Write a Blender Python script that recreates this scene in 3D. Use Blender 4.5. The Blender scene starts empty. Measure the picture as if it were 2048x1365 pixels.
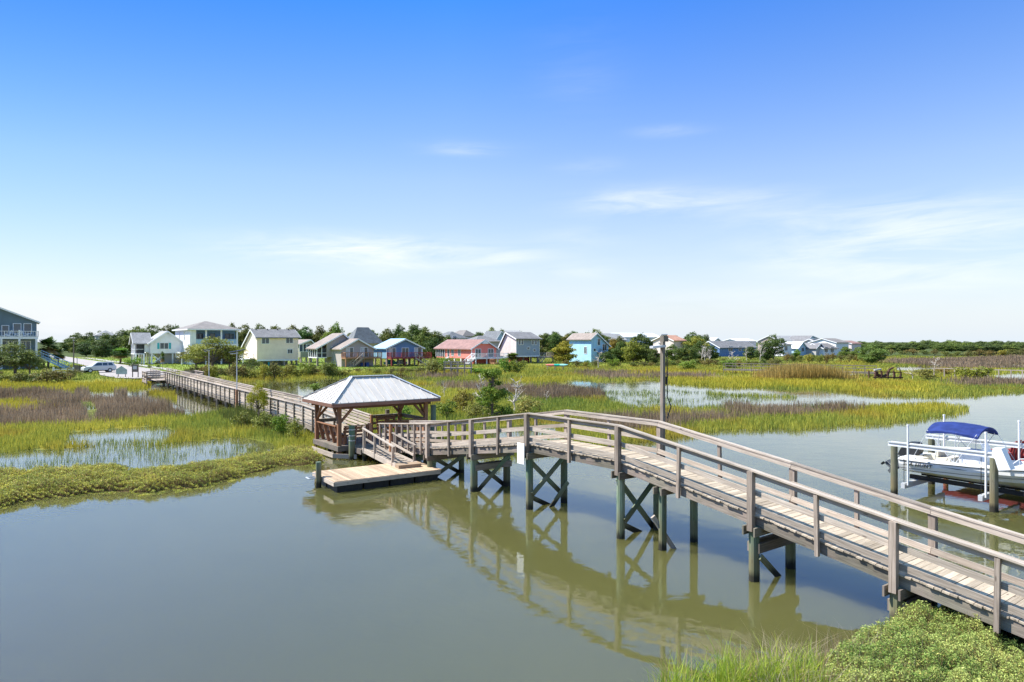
import bpy, math, random
import numpy as np
from mathutils import Vector, Matrix
R = math.radians
random.seed(7)
rng = np.random.default_rng(11)
sc = bpy.context.scene
COL = sc.collection
FPX = 1365.0; CAMH = 6.0; HZ = 683.0

# ---------------------------------------------------------------- camera
cam_d = bpy.data.cameras.new("camera"); cam = bpy.data.objects.new("camera", cam_d); COL.objects.link(cam)
cam.location = (0, 0, CAMH); cam.rotation_euler = (R(90), 0, 0)
cam_d.sensor_width = 36; cam_d.lens = 24; cam_d.clip_start = .1; cam_d.clip_end = 9000
sc.camera = cam

# ---------------------------------------------------------------- light
SUN_EL = R(50); SUN_AZ = (-0.985, 0.17)        # horizontal direction towards the sun
sv = Vector((SUN_AZ[0]*math.cos(SUN_EL), SUN_AZ[1]*math.cos(SUN_EL), math.sin(SUN_EL))).normalized()
sl = bpy.data.lights.new("sun", 'SUN'); sl.energy = 4.9; sl.angle = R(.5); sl.color = (1, .95, .87)
so = bpy.data.objects.new("sun", sl); COL.objects.link(so)
so.rotation_euler = (-sv).to_track_quat('-Z', 'Y').to_euler()

w = bpy.data.worlds.new("World"); sc.world = w; w.use_nodes = True
nt = w.node_tree; nt.nodes.clear()
def N(nt, t, **k):
    n = nt.nodes.new(t)
    for a, b in k.items():
        if a.startswith('i_'):
            key = a[2:]
            key = int(key) if key.isdigit() else key.replace('_', ' ')
            n.inputs[key].default_value = b
        else: setattr(n, a, b)
    return n
def L(nt, a, b): nt.links.new(a, b)
def M(nt, op, a, b=None, c=None, clamp=False):
    n = nt.nodes.new('ShaderNodeMath'); n.operation = op; n.use_clamp = clamp
    for i, v in enumerate((a, b, c)):
        if v is None: continue
        if isinstance(v, (int, float)): n.inputs[i].default_value = v
        else: nt.links.new(v, n.inputs[i])
    return n.outputs[0]
sky = N(nt, 'ShaderNodeTexSky', sky_type='NISHITA', sun_disc=False, sun_elevation=SUN_EL,
        sun_rotation=math.atan2(SUN_AZ[0], SUN_AZ[1]), altitude=0, air_density=1.0, dust_density=.35, ozone_density=1.3)
hsv = N(nt, 'ShaderNodeHueSaturation', i_Saturation=1.22, i_Value=1.0)
L(nt, sky.outputs[0], hsv.inputs['Color'])
# wispy clouds: noise in the sky's own azimuth / elevation
tc = N(nt, 'ShaderNodeTexCoord'); sx = N(nt, 'ShaderNodeSeparateXYZ'); L(nt, tc.outputs['Generated'], sx.inputs[0])
az = M(nt, 'ARCTAN2', sx.outputs[0], sx.outputs[1])
el = M(nt, 'ARCSINE', sx.outputs[2])
cx = N(nt, 'ShaderNodeCombineXYZ'); L(nt, M(nt, 'ADD', M(nt, 'MULTIPLY', az, 5.0), M(nt,'MULTIPLY',el,-6.0)), cx.inputs[0]); L(nt, M(nt, 'MULTIPLY', el, 30.0), cx.inputs[1])
n1 = N(nt, 'ShaderNodeTexNoise', i_Scale=1.1, i_Detail=8.0, i_Roughness=.62, i_Distortion=.5); L(nt, cx.outputs[0], n1.inputs['Vector'])
tot = None
CL = [(720,490,150,16,.8),(800,515,260,24,.9),(960,512,110,10,.6),(1160,475,70,14,.35),(1170,545,60,10,.5),(1290,405,120,20,.9),(1480,400,110,14,.55),(1840,458,210,30,1.0),(1800,520,220,26,.75),
      (930,298,70,10,.5),(1340,262,60,8,.35),(1150,120,90,60,.07),(1160,180,70,30,.07),(120,660,40,20,.6),(1850,560,160,20,.4),(1500,600,300,18,.4),(1180,335,60,12,.25),(600,500,120,18,.4),(1700,425,220,16,.4)]
for x, y, wx, wy, a in CL:
    u = (x-1024)/FPX; v = (HZ-y)/FPX; c = math.atan(u); e = math.atan(v/math.hypot(1, u))
    dx = M(nt, 'DIVIDE', M(nt, 'SUBTRACT', az, c), wx/FPX*.8); dy = M(nt, 'DIVIDE', M(nt, 'SUBTRACT', el, e), wy/FPX)
    g = M(nt, 'EXPONENT', M(nt, 'MULTIPLY', M(nt, 'ADD', M(nt, 'MULTIPLY', dx, dx), M(nt, 'MULTIPLY', dy, dy)), -.6))
    g = M(nt, 'MULTIPLY', g, a)
    tot = g if tot is None else M(nt, 'ADD', tot, g)
nz = N(nt, 'ShaderNodeMapRange', i_1=.36, i_2=.80); L(nt, n1.outputs[0], nz.inputs[0])
fac = M(nt, 'MULTIPLY', M(nt, 'MULTIPLY', tot, nz.outputs[0]), .95, clamp=True)
# thin milky veil low over the horizon, part of the air in the sky itself
tf = N(nt, 'ShaderNodeMapRange', i_1=R(3), i_2=R(27)); L(nt, el, tf.inputs[0])
tr_ = N(nt, 'ShaderNodeValToRGB'); L(nt, tf.outputs[0], tr_.inputs[0]); e_ = tr_.color_ramp.elements; e_.new(.5)
for i_, (p_, c_) in enumerate(((0, (.88, .74, .76)), (.42, (.88, .84, 1.03)), (1, (.035, .66, 1.36)))): e_[i_].position = p_; e_[i_].color = (*c_, 1)
azf = N(nt, 'ShaderNodeMapRange', i_1=R(-45), i_2=R(50), i_3=0.0, i_4=.30); L(nt, az, azf.inputs[0])
tm = N(nt, 'ShaderNodeMix', data_type='RGBA'); L(nt, azf.outputs[0], tm.inputs[0]); L(nt, tr_.outputs[0], tm.inputs[6]); tm.inputs[7].default_value = (.85, .93, 1.05, 1)
tv = N(nt, 'ShaderNodeMix', data_type='RGBA', blend_type='MULTIPLY', i_0=1.0); L(nt, hsv.outputs[0], tv.inputs[6]); L(nt, tm.outputs[2], tv.inputs[7])
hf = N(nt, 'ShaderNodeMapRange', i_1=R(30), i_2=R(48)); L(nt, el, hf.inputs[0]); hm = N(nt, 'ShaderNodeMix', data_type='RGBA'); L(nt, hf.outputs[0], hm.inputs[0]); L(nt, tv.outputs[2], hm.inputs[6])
hc = N(nt, 'ShaderNodeMix', data_type='RGBA', blend_type='MULTIPLY', i_0=1.0); L(nt, hsv.outputs[0], hc.inputs[6]); hc.inputs[7].default_value = (3.9, 2.6, 1.65, 1); L(nt, hc.outputs[2], hm.inputs[7])  # overhead sky beyond the view brightened and warmed, added as fill for shaded sides
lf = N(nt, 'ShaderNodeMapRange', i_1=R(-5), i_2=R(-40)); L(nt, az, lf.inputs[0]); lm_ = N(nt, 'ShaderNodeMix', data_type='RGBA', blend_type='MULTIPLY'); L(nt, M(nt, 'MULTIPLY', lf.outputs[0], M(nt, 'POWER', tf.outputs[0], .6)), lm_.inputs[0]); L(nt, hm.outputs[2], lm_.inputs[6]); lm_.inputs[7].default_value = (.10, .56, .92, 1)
ts = N(nt, 'ShaderNodeVectorMath', operation='SCALE', i_3=1.75); L(nt, lm_.outputs[2], ts.inputs[0])
veil = M(nt, 'MULTIPLY', M(nt, 'EXPONENT', M(nt, 'MULTIPLY', M(nt, 'ABSOLUTE', el), -6.0)), .93)
mx0 = N(nt, 'ShaderNodeMix', data_type='RGBA'); L(nt, veil, mx0.inputs[0]); L(nt, ts.outputs[0], mx0.inputs[6]); mx0.inputs[7].default_value = (6.7, 7.6, 8.5, 1)
mx = N(nt, 'ShaderNodeMix', data_type='RGBA'); L(nt, fac, mx.inputs[0]); L(nt, mx0.outputs[2], mx.inputs[6]); mx.inputs[7].default_value = (9.3, 9.6, 9.9, 1)
bg = N(nt, 'ShaderNodeBackground', i_Strength=.062); L(nt, mx.outputs[2], bg.inputs[0])
ow = N(nt, 'ShaderNodeOutputWorld'); L(nt, bg.outputs[0], ow.inputs[0])
sc.view_settings.view_transform = 'Standard'; sc.view_settings.look = 'None'; sc.view_settings.gamma = 1
sc.view_settings.use_curve_mapping = False; sc.view_settings.exposure = 0.93
sc.cycles.max_bounces = 6; sc.cycles.transparent_max_bounces = 8; sc.cycles.diffuse_bounces = 3
sc.cycles.caustics_reflective = False; sc.cycles.caustics_refractive = False

# ---------------------------------------------------------------- helpers
def ground_pt(px, py, z=0.0):
    d = (CAMH-z)*FPX/(py-HZ); return Vector(((px-1024)/FPX*d, d, z))
def ztag(o, label=None, cat=None, group=None, kind=None):
    for k, v in (('label', label), ('category', cat), ('group', group), ('kind', kind)):
        if v: o[k] = v
    return o
def thing(name, label, cat, loc=(0, 0, 0), rz=0.0, group=None):
    o = bpy.data.objects.new(name, None); COL.objects.link(o)
    o.location = loc; o.rotation_euler = (0, 0, rz); o.empty_display_size = .3
    return ztag(o, label, cat, group)
def copy_tree(o, parent=None):
    c = o.copy(); COL.objects.link(c)
    c.parent = parent
    for ch in [x for x in o.children]: copy_tree(ch, c)
    return c
class MB:
    def __init__(s): s.v = []; s.f = []; s.uv = []; s.r = []
    def poly(s, pts, uvs=None, r=None):
        n = len(s.v); s.v += [tuple(p) for p in pts]; s.f.append(tuple(range(n, n+len(pts))))
        if uvs is None:
            p0 = Vector(pts[0]); e = (Vector(pts[1])-p0); e = e.normalized() if e.length > 1e-9 else Vector((1, 0, 0))
            nn = e.cross(Vector(pts[-1])-p0); nn = nn.normalized() if nn.length > 1e-9 else Vector((0, 0, 1)); g = nn.cross(e)
            uvs = [((Vector(p)-p0).dot(e), (Vector(p)-p0).dot(g)) for p in pts]
        s.uv += list(uvs); s.r.append(random.random() if r is None else r)
    def hexa(s, P, r=None, L0=1.0):
        # P: 8 pts, 0-3 ring at start (ccw seen from start's back), 4-7 ring at the end
        r = random.random() if r is None else r; o = random.random()*10
        n = len(s.v); s.v += [tuple(p) for p in P]
        P = [Vector(p) for p in P]
        for q in ((0, 1, 5, 4), (1, 2, 6, 5), (2, 3, 7, 6), (3, 0, 4, 7)):
            ln = (P[q[3]]-P[q[0]]).length; wd = (P[q[1]]-P[q[0]]).length
            s.f.append(tuple(n+i for i in q)); s.uv += [(o, o), (o, o+wd), (o+ln, o+wd), (o+ln, o)]; s.r.append(r)
        for q in ((3, 2, 1, 0), (4, 5, 6, 7)):
            s.f.append(tuple(n+i for i in q)); s.uv += [(o, o), (o, o+.1), (o+.1, o+.1), (o+.1, o)]; s.r.append(r*.7)
    def beam(s, p0, p1, wd, ht, up=(0, 0, 1), r=None, taper=1.0):
        p0 = Vector(p0); p1 = Vector(p1); d = (p1-p0).normalized(); up = Vector(up)
        if abs(d.dot(up)) > .99: up = Vector((1, 0, 0))
        sd = d.cross(up).normalized(); u2 = sd.cross(d)
        a = sd*wd/2; b = u2*ht/2
        P = [p0-a-b, p0+a-b, p0+a+b, p0-a+b]; P += [p1+(q-p0)*taper for q in P]
        s.hexa(P, r); return s
    def box(s, x0, x1, y0, y1, z0, z1, r=None):
        # long axis decides the grain
        dx, dy, dz = x1-x0, y1-y0, z1-z0
        if dx >= dy and dx >= dz: s.beam((x0, (y0+y1)/2, (z0+z1)/2), (x1, (y0+y1)/2, (z0+z1)/2), abs(dy), abs(dz), r=r)
        elif dy >= dz: s.beam(((x0+x1)/2, y0, (z0+z1)/2), ((x0+x1)/2, y1, (z0+z1)/2), abs(dx), abs(dz), r=r)
        else: s.beam(((x0+x1)/2, (y0+y1)/2, z0), ((x0+x1)/2, (y0+y1)/2, z1), abs(dy), abs(dx), r=r)
        return s
    def cyl(s, p0, p1, r0, r1=None, n=10, caps=True, r=None, wob=0.0):
        r1 = r0 if r1 is None else r1; p0 = Vector(p0); p1 = Vector(p1); d = (p1-p0); ln = d.length; d.normalize()
        up = Vector((0, 0, 1)) if abs(d.z) < .95 else Vector((1, 0, 0)); a = d.cross(up).normalized(); b = d.cross(a)
        r = random.random() if r is None else r; k = len(s.v); o = random.random()*10
        ws = [1+random.uniform(-wob, wob) for _ in range(n)]
        for p, rr in ((p0, r0), (p1, r1)):
            for i in range(n):
                t = 2*math.pi*i/n; s.v.append(tuple(p+(a*math.cos(t)+b*math.sin(t))*rr*ws[i]))
        for i in range(n):
            j = (i+1) % n; s.f.append((k+i, k+n+i, k+n+j, k+j)); w0 = 2*math.pi*r0/n
            s.uv += [(o, i*w0), (o+ln, i*w0), (o+ln, (i+1)*w0), (o, (i+1)*w0)]; s.r.append(r)
        if caps:
            s.f.append(tuple(k+i for i in range(n))); s.uv += [(o, 0)]*n; s.r.append(r)
            s.f.append(tuple(k+n+i for i in reversed(range(n)))); s.uv += [(o, 0)]*n; s.r.append(r)
        return s
    def tube(s, pts, r0, r1=None, n=6):
        r1 = r0 if r1 is None else r1; m = len(pts)-1
        for i in range(m):
            s.cyl(pts[i], pts[i+1], r0+(r1-r0)*i/m, r0+(r1-r0)*(i+1)/m, n, caps=(i in (0, m-1)), r=.5)
        return s
    def prism(s, prof, fn, t0, t1, r=None):
        """prof: list of (s,z); fn(s,t,z)->local point; extruded t0..t1"""
        A = [fn(p, t0, z) for p, z in prof]; B = [fn(p, t1, z) for p, z in prof]; n = len(prof); r = random.random() if r is None else r
        s.poly(A[::-1], r=r); s.poly(B, r=r)
        for i in range(n):
            j = (i+1) % n; s.poly([A[i], A[j], B[j], B[i]], r=r)
        return s
    def out(s, name, mat, parent=None, smooth=False):
        me = bpy.data.meshes.new(name); me.from_pydata(s.v, [], s.f)
        uv = me.uv_layers.new(name='uv'); uv.data.foreach_set('uv', np.array(s.uv, dtype=np.float32).ravel())
        at = me.attributes.new('rnd', 'FLOAT', 'FACE'); at.data.foreach_set('value', np.array(s.r, dtype=np.float32))
        me.materials.append(mat)
        if smooth: me.polygons.foreach_set('use_smooth', [True]*len(me.polygons))
        # consistent outward normals
        import bmesh
        bm = bmesh.new(); bm.from_mesh(me); bmesh.ops.recalc_face_normals(bm, faces=bm.faces); bm.to_mesh(me); bm.free()
        o = bpy.data.objects.new(name, me); COL.objects.link(o)
        if parent: o.parent = parent
        return o
def fast_mesh(name, V, F4, mat, parent=None, rnd=None, col=None, vcol=None, smooth=False):
    """numpy quads or tris mesh"""
    me = bpy.data.meshes.new(name); k = F4.shape[1]
    me.vertices.add(len(V)); me.vertices.foreach_set('co', V.astype(np.float32).ravel())
    me.loops.add(F4.size); me.loops.foreach_set('vertex_index', F4.astype(np.int32).ravel())
    me.polygons.add(len(F4)); me.polygons.foreach_set('loop_start', np.arange(0, F4.size, k, dtype=np.int32))
    me.polygons.foreach_set('loop_total', np.full(len(F4), k, dtype=np.int32))
    if smooth: me.polygons.foreach_set('use_smooth', np.ones(len(F4), dtype=bool))
    me.update(calc_edges=True)
    if rnd is not None:
        a = me.attributes.new('rnd', 'FLOAT', 'FACE'); a.data.foreach_set('value', rnd.astype(np.float32))
    if col is not None:
        a = me.attributes.new('tint', 'FLOAT_COLOR', 'FACE'); a.data.foreach_set('color', np.c_[col, np.ones(len(col))].astype(np.float32).ravel())
    if vcol is not None:
        a = me.attributes.new('tint', 'FLOAT_COLOR', 'POINT'); a.data.foreach_set('color', np.c_[vcol, np.ones(len(vcol))].astype(np.float32).ravel())
    me.materials.append(mat)
    o = bpy.data.objects.new(name, me); COL.objects.link(o)
    if parent: o.parent = parent
    return o
def hash2(ix, iy, s):
    h = (ix.astype(np.int64)*374761393 + iy.astype(np.int64)*668265263 + s*1442695) & 0x7fffffff
    h = ((h ^ (h >> 13))*1274126177) & 0x7fffffff
    return ((h ^ (h >> 16)) & 0xffff)/65535.0
def vnoise(x, y, s=0):
    ix = np.floor(x); iy = np.floor(y); fx = x-ix; fy = y-iy; fx = fx*fx*(3-2*fx); fy = fy*fy*(3-2*fy)
    a = hash2(ix, iy, s); b = hash2(ix+1, iy, s); c = hash2(ix, iy+1, s); d = hash2(ix+1, iy+1, s)
    return (a*(1-fx)+b*fx)*(1-fy)+(c*(1-fx)+d*fx)*fy
def fbm(x, y, s=0, o=4):
    t = 0; a = .5; n = 0
    for i in range(o):
        t = t+a*vnoise(x*2**i, y*2**i, s+i*17); n += a; a *= .5
    return t/n

# ---------------------------------------------------------------- materials
def newmat(name):
    m = bpy.data.materials.new(name); m.use_nodes = True; nt = m.node_tree
    return m, nt, nt.nodes['Principled BSDF']
def ramp(nt, fac, stops):
    r = nt.nodes.new('ShaderNodeValToRGB'); e = r.color_ramp.elements
    while len(e) < len(stops): e.new(.5)
    for i, (p, c) in enumerate(stops): e[i].position = p; e[i].color = (*c, 1)
    L(nt, fac, r.inputs[0]); return r.outputs[0]
def mixc(nt, f, a, b, mode='MIX'):
    n = nt.nodes.new('ShaderNodeMix'); n.data_type = 'RGBA'; n.blend_type = mode
    for i, v in ((0, f), (6, a), (7, b)):
        if isinstance(v, (int, float)): n.inputs[i].default_value = v
        elif isinstance(v, tuple): n.inputs[i].default_value = (*v, 1)
        else: L(nt, v, n.inputs[i])
    return n.outputs[2]
def attr(nt, name, out='Fac'):
    a = nt.nodes.new('ShaderNodeAttribute'); a.attribute_name = name; return a.outputs[out]
def bump(nt, b, h, strength=.3, dist=.01):
    n = N(nt, 'ShaderNodeBump', i_Strength=strength, i_Distance=dist); L(nt, h, n.inputs['Height']); L(nt, n.outputs[0], b.inputs['Normal'])
def plain(name, c, rough=.6, var=.18, scale=1.5, metal=0.0, spec=.3):
    m, nt, b = newmat(name); tc = N(nt, 'ShaderNodeTexCoord'); n = N(nt, 'ShaderNodeTexNoise', i_Scale=scale, i_Detail=5.0); L(nt, tc.outputs['Object'], n.inputs['Vector'])
    lo = tuple(x*(1-var) for x in c); hi = tuple(min(1, x*(1+var)) for x in c)
    col = ramp(nt, n.outputs[0], [(.3, lo), (.7, hi)])
    L(nt, col, b.inputs['Base Color']); b.inputs['Roughness'].default_value = rough; b.inputs['Metallic'].default_value = metal
    b.inputs['Specular IOR Level'].default_value = spec
    return m
def wood(name, lo, hi, knots=(.10, .075, .06), green=None, wet=False, rough=.8):
    m, nt, b = newmat(name); uv = N(nt, 'ShaderNodeUVMap', uv_map='uv'); mp = N(nt, 'ShaderNodeMapping'); mp.inputs['Scale'].default_value = (1.6, 34, 1)
    L(nt, uv.outputs[0], mp.inputs[0]); r = attr(nt, 'rnd')
    cx = N(nt, 'ShaderNodeCombineXYZ'); L(nt, M(nt, 'MULTIPLY', r, 37.0), cx.inputs[2]); ad = N(nt, 'ShaderNodeVectorMath', operation='ADD'); L(nt, mp.outputs[0], ad.inputs[0]); L(nt, cx.outputs[0], ad.inputs[1])
    g = N(nt, 'ShaderNodeTexNoise', i_Scale=1.0, i_Detail=6.0, i_Roughness=.65, i_Distortion=.6); L(nt, ad.outputs[0], g.inputs['Vector'])
    col = ramp(nt, g.outputs[0], [(.28, lo), (.68, hi)])
    col = mixc(nt, 1.0, col, ramp(nt, r, [(0, (.66, .64, .62)), (.5, (.95, .93, .9)), (1, (1.18, 1.14, 1.1))]), 'MULTIPLY')
    mp2 = N(nt, 'ShaderNodeMapping'); mp2.inputs['Scale'].default_value = (1.5, 5.5, 1); L(nt, uv.outputs[0], mp2.inputs[0])
    vo = N(nt, 'ShaderNodeTexVoronoi', i_Scale=1.0); L(nt, mp2.outputs[0], vo.inputs['Vector'])
    kn = N(nt, 'ShaderNodeMapRange', i_1=.05, i_2=.11, i_3=1.0, i_4=0.0); L(nt, vo.outputs['Distance'], kn.inputs[0])
    col = mixc(nt, M(nt, 'MULTIPLY', kn.outputs[0], .7), col, knots)
    geo = N(nt, 'ShaderNodeNewGeometry'); s = N(nt, 'ShaderNodeSeparateXYZ'); L(nt, geo.outputs['Position'], s.inputs[0])
    big = N(nt, 'ShaderNodeTexNoise', i_Scale=1.3, i_Detail=4.0); L(nt, geo.outputs['Position'], big.inputs['Vector'])
    col = mixc(nt, M(nt, 'MULTIPLY', M(nt, 'SUBTRACT', big.outputs[0], .35), 1.1, clamp=True), col, mixc(nt, 1.0, col, (.72, .70, .66), 'MULTIPLY'))
    if green:
        f = N(nt, 'ShaderNodeMapRange', i_1=.35, i_2=.65); L(nt, big.outputs[0], f.inputs[0])
        col = mixc(nt, M(nt, 'MULTIPLY', f.outputs[0], .75), col, mixc(nt, 1.0, col, green, 'MULTIPLY'))
    if wet:  # tide line: algae and wet timber above the water
        zz = M(nt, 'ADD', s.outputs[2], M(nt, 'MULTIPLY', M(nt, 'ADD', M(nt, 'SUBTRACT', g.outputs[0], .5), M(nt, 'SUBTRACT', big.outputs[0], .5)), .34))
        f1 = N(nt, 'ShaderNodeMapRange', i_1=.15, i_2=.30, i_3=1.0, i_4=0.0); L(nt, zz, f1.inputs[0])
        f2 = N(nt, 'ShaderNodeMapRange', i_1=.45, i_2=1.0, i_3=1.0, i_4=0.0); L(nt, zz, f2.inputs[0])
        col = mixc(nt, M(nt, 'MULTIPLY', f2.outputs[0], .55), col, (.17, .13, .055))
        col = mixc(nt, M(nt, 'MULTIPLY', f1.outputs[0], .9), col, (.018, .017, .014))
    L(nt, col, b.inputs['Base Color']); b.inputs['Roughness'].default_value = rough; b.inputs['Specular IOR Level'].default_value = .2
    bump(nt, b, g.outputs[0], .5, .006)
    return m
W_GREY = wood('weathered_wood', (.24, .20, .165), (.58, .51, .435))
W_POST = wood('grey_brown_post', (.17, .135, .11), (.46, .39, .33))
W_DECK = wood('deck_wood', (.31, .255, .19), (.60, .515, .41))
W_LPILE = wood('old_piling', (.10, .09, .07), (.32, .28, .21), green=(.75, 1.0, .8), wet=True)
W_DARK = wood('dark_weathered_wood', (.13, .105, .09), (.36, .30, .26), green=(.8, .95, .85))
W_PILE = wood('treated_pile', (.12, .15, .105), (.33, .35, .26), green=(.62, 1.0, .85), wet=True)
W_RED = wood('stained_red_wood', (.20, .095, .05), (.52, .28, .165))
W_NEW = wood('new_pine', (.36, .255, .165), (.60, .455, .32))
W_FASC = wood('brown_fascia', (.13, .065, .045), (.34, .19, .14))
W_DRED = wood('red_painted_wood', (.20, .03, .03), (.42, .09, .08))
W_FAR = wood('far_grey_wood', (.24, .20, .17), (.5, .43, .37))
P_WHITE = plain('white_paint', (.80, .80, .79), .5, .05)
P_METAL = plain('galvanised_metal', (.62, .63, .64), .45, .12, 3, metal=.4)
P_LIFT = plain('lift_aluminium', (.60, .61, .61), .45, .06, 2)
P_BLACK = plain('black_plastic', (.02, .022, .024), .45, .3, 3)
P_GLASS = plain('window_glass', (.045, .07, .085), .12, .5, .35, spec=.8)
P_CONC = plain('concrete', (.42, .40, .36), .9, .15, 1.0)
# ---------------------------------------------------------------- terrain zones (ground plan polygons, read off in metres)
def gp(pts):   # outline points given as bearings on the water plane -> metres
    return [((x-1024)/FPX*(CAMH*FPX/(y-HZ)), CAMH*FPX/(y-HZ)) for x, y in pts]
ZONES = [
 # upland and its shore
 (5, [(-1500,772),(0,772),(150,771),(290,768),(300,762),(440,757),(520,753),(700,748),(760,743),(900,738),(1000,735),(1200,735),(1450,733),(1600,732),(1700,725),(1800,715),(2048,703),(3600,700),(3600,684.5),(-1500,684.5)]),
 # far strip left
 (7, [(-1500,771),(0,771),(150,770),(300,767),(300,779),(150,783),(0,786),(-1500,800)]),
 (2, [(-1500,788),(0,788),(60,786),(110,789),(140,796),(200,799),(250,806),(330,817),(372,826),(368,835),(300,842),(180,851),(110,857),(0,862),(-1500,890)]),
 (3, [(162,803),(192,804),(196,822),(186,848),(168,852),(172,828)]), (0, [(120,781),(168,781),(170,792),(130,790)]), (7, [(-60,812),(60,808),(90,818),(40,826),(-60,824)]),
 (2, [(150,785),(172,784),(186,792),(180,800),(150,798)]), (2, [(228,787),(250,786),(254,796),(232,797)]),
 (7, [(290,789),(345,790),(340,796),(295,795)]), (7, [(300,799),(350,798),(352,806),(310,806)]),
 (1, [(-1500,890),(0,862),(110,857),(180,851),(300,842),(375,832),(440,822),(560,845),(648,882),(640,905),(560,918),(350,902),(220,908),(100,918),(0,925),(-1500,950)]),
 (3, [(110,897),(145,869),(230,861),(335,857),(360,868),(310,886),(200,899)]),
 (3, [(-1500,935),(0,914),(100,907),(220,897),(350,886),(450,881),(545,893),(570,914),(450,926),(300,940),(200,950),(0,962),(-1500,985)]),
 (4, [(-1500,985),(0,962),(200,950),(330,942),(450,932),(560,918),(640,908),(655,918),(640,930),(600,942),(480,962),(330,982),(150,1004),(0,1023),(-1500,1130)]),
 (6, [(430,838),(470,823),(530,826),(590,846),(610,868),(560,880),(470,862)]),
 (1, [(440,757),(520,753),(700,748),(760,743),(790,746),(760,753),(640,760),(480,765)]),
 # centre and right marsh
 (1, [(760,743),(900,738),(1000,735),(1200,735),(1450,733),(1600,732),(1700,725),(1800,714),(3600,704),(3600,805),(2048,787),(1930,792),(1860,795),(1780,791),(1680,783),(1560,776),(1420,772),(1340,769),(1290,763),(1200,765),(1130,761),(1060,757),(980,760),(900,764),(860,762)]),
 (1, [(700,792),(760,781),(840,777),(900,770),(1000,762),(1060,765),(1110,770),(1200,786),(1210,806),(1340,809),(1500,813),(1700,811),(1850,809),(1935,814),(1943,822),(1860,836),(1750,848),(1600,856),(1500,862),(1400,872),(1250,886),(1150,899),(1050,906),(870,910),(800,893),(720,862),(680,832)]),
 (3, [(1195,784),(1330,783),(1450,789),(1560,797),(1500,803),(1480,816),(1380,823),(1330,820),(1250,813),(1200,800)]),
 (3, [(955,852),(1110,846),(1140,884),(1010,893)]),
 (3, [(1400,846),(1470,842),(1480,846),(1410,851)]),
 (3, [(770,757),(880,763),(905,772),(860,779),(800,771)]),
 (0, [(1010,752),(1110,753),(1140,757),(1060,760)]),
 (7, [(1030,757),(1120,757),(1150,764),(1090,770),(1030,766)]),
 (2, [(1050,782),(1110,777),(1195,786),(1203,797),(1120,803),(1060,800)]), (2, [(1165,746),(1270,747),(1285,757),(1215,760),(1170,752)]),
 (2, [(1300,753),(1440,752),(1440,761),(1300,762)]), (2, [(1458,819),(1600,815),(1722,815),(1700,824),(1560,831),(1470,829)]),
 (2, [(1185,840),(1330,842),(1345,858),(1250,866),(1190,855)]), (2, [(1400,765),(1470,763),(1470,770),(1400,770)]),
 (2, [(850,751),(925,752),(925,758),(850,757)]), (2, [(1300,846),(1500,832),(1510,838),(1330,856)]),
 (2, [(1780,722),(2048,714),(3600,711),(3600,738),(2048,740),(1950,739),(1850,734),(1790,729)]), (2, [(1900,763),(2048,764),(3600,764),(3600,774),(2048,776),(1910,773)]),
 (2, [(880,778),(960,772),(1050,777),(1060,788),(960,785)]),
 (0, [(1990,731),(2048,730),(3600,730),(3600,737),(2048,738),(1983,737)]), (0, [(1965,750),(2048,747),(3600,747),(3600,764),(2048,765),(1985,761)]),
 (0, [(1800,735),(1870,735),(1880,741),(1800,744)]), (0, [(1670,746),(1790,747),(1790,752),(1680,752)]), (0, [(1500,793),(1640,790),(1640,793),(1520,796)]),
 (1, [(1420,786),(1600,791),(1590,794),(1430,790)]),
 (7, [(1330,760),(1500,758),(1640,762),(1600,774),(1420,774),(1330,772)]), (7, [(1240,745),(1330,742),(1450,744),(1450,751),(1250,752)]), (7, [(760,772),(860,766),(890,771),(800,780)]),
 (7, [(1600,760),(1850,768),(1860,788),(1700,783),(1600,776)]), (7, [(1720,812),(1880,812),(1900,820),(1800,832),(1700,840)]),
 # near bank
 (9, [(1640,1368),(1650,1335),(1710,1302),(1790,1276),(1880,1266),(1950,1280),(2048,1325),(2200,1400),(3600,1500),(3600,4000),(1640,4000)]),
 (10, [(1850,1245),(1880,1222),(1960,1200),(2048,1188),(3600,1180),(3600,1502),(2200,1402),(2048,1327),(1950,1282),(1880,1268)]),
 (8, [(1290,1420),(1330,1396),(1450,1362),(1560,1352),(1650,1338),(1660,4000),(1250,4000)]),
]
def inpoly(x, y, P):
    c = np.zeros(x.shape, bool); n = len(P); j = n-1
    for i in range(n):
        xi, yi = P[i]; xj, yj = P[j]
        if yi != yj:
            t = ((yi > y) != (yj > y)) & (x < (xj-xi)*(y-yi)/(yj-yi)+xi); c ^= t
        j = i
    return c
def zone(X, Y):
    Y = np.maximum(Y, .5); px = 1024+FPX*X/Y; py = HZ+CAMH*FPX/Y
    a = vnoise(X/(.03*Y+.4), Y/(.05*Y+.6), 5)-.5; b = vnoise(X/(.05*Y+.5), Y/(.09*Y+.8), 9)-.5; c = vnoise(X/(.008*Y+.1), Y/(.02*Y+.2), 12)-.5
    px = px+30*a+8*c; py = py+(py-HZ)*(.085*b+.035*c)
    z = np.zeros(X.shape, np.int16)
    for t, P in ZONES:
        xs = [p[0] for p in P]; ys = [p[1] for p in P]
        k = (px > min(xs)) & (px < max(xs)) & (py > min(ys)) & (py < max(ys))
        if k.any():
            q = np.zeros(X.shape, bool); q[k] = inpoly(px[k], py[k], P); z[q] = t
    return z
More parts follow.
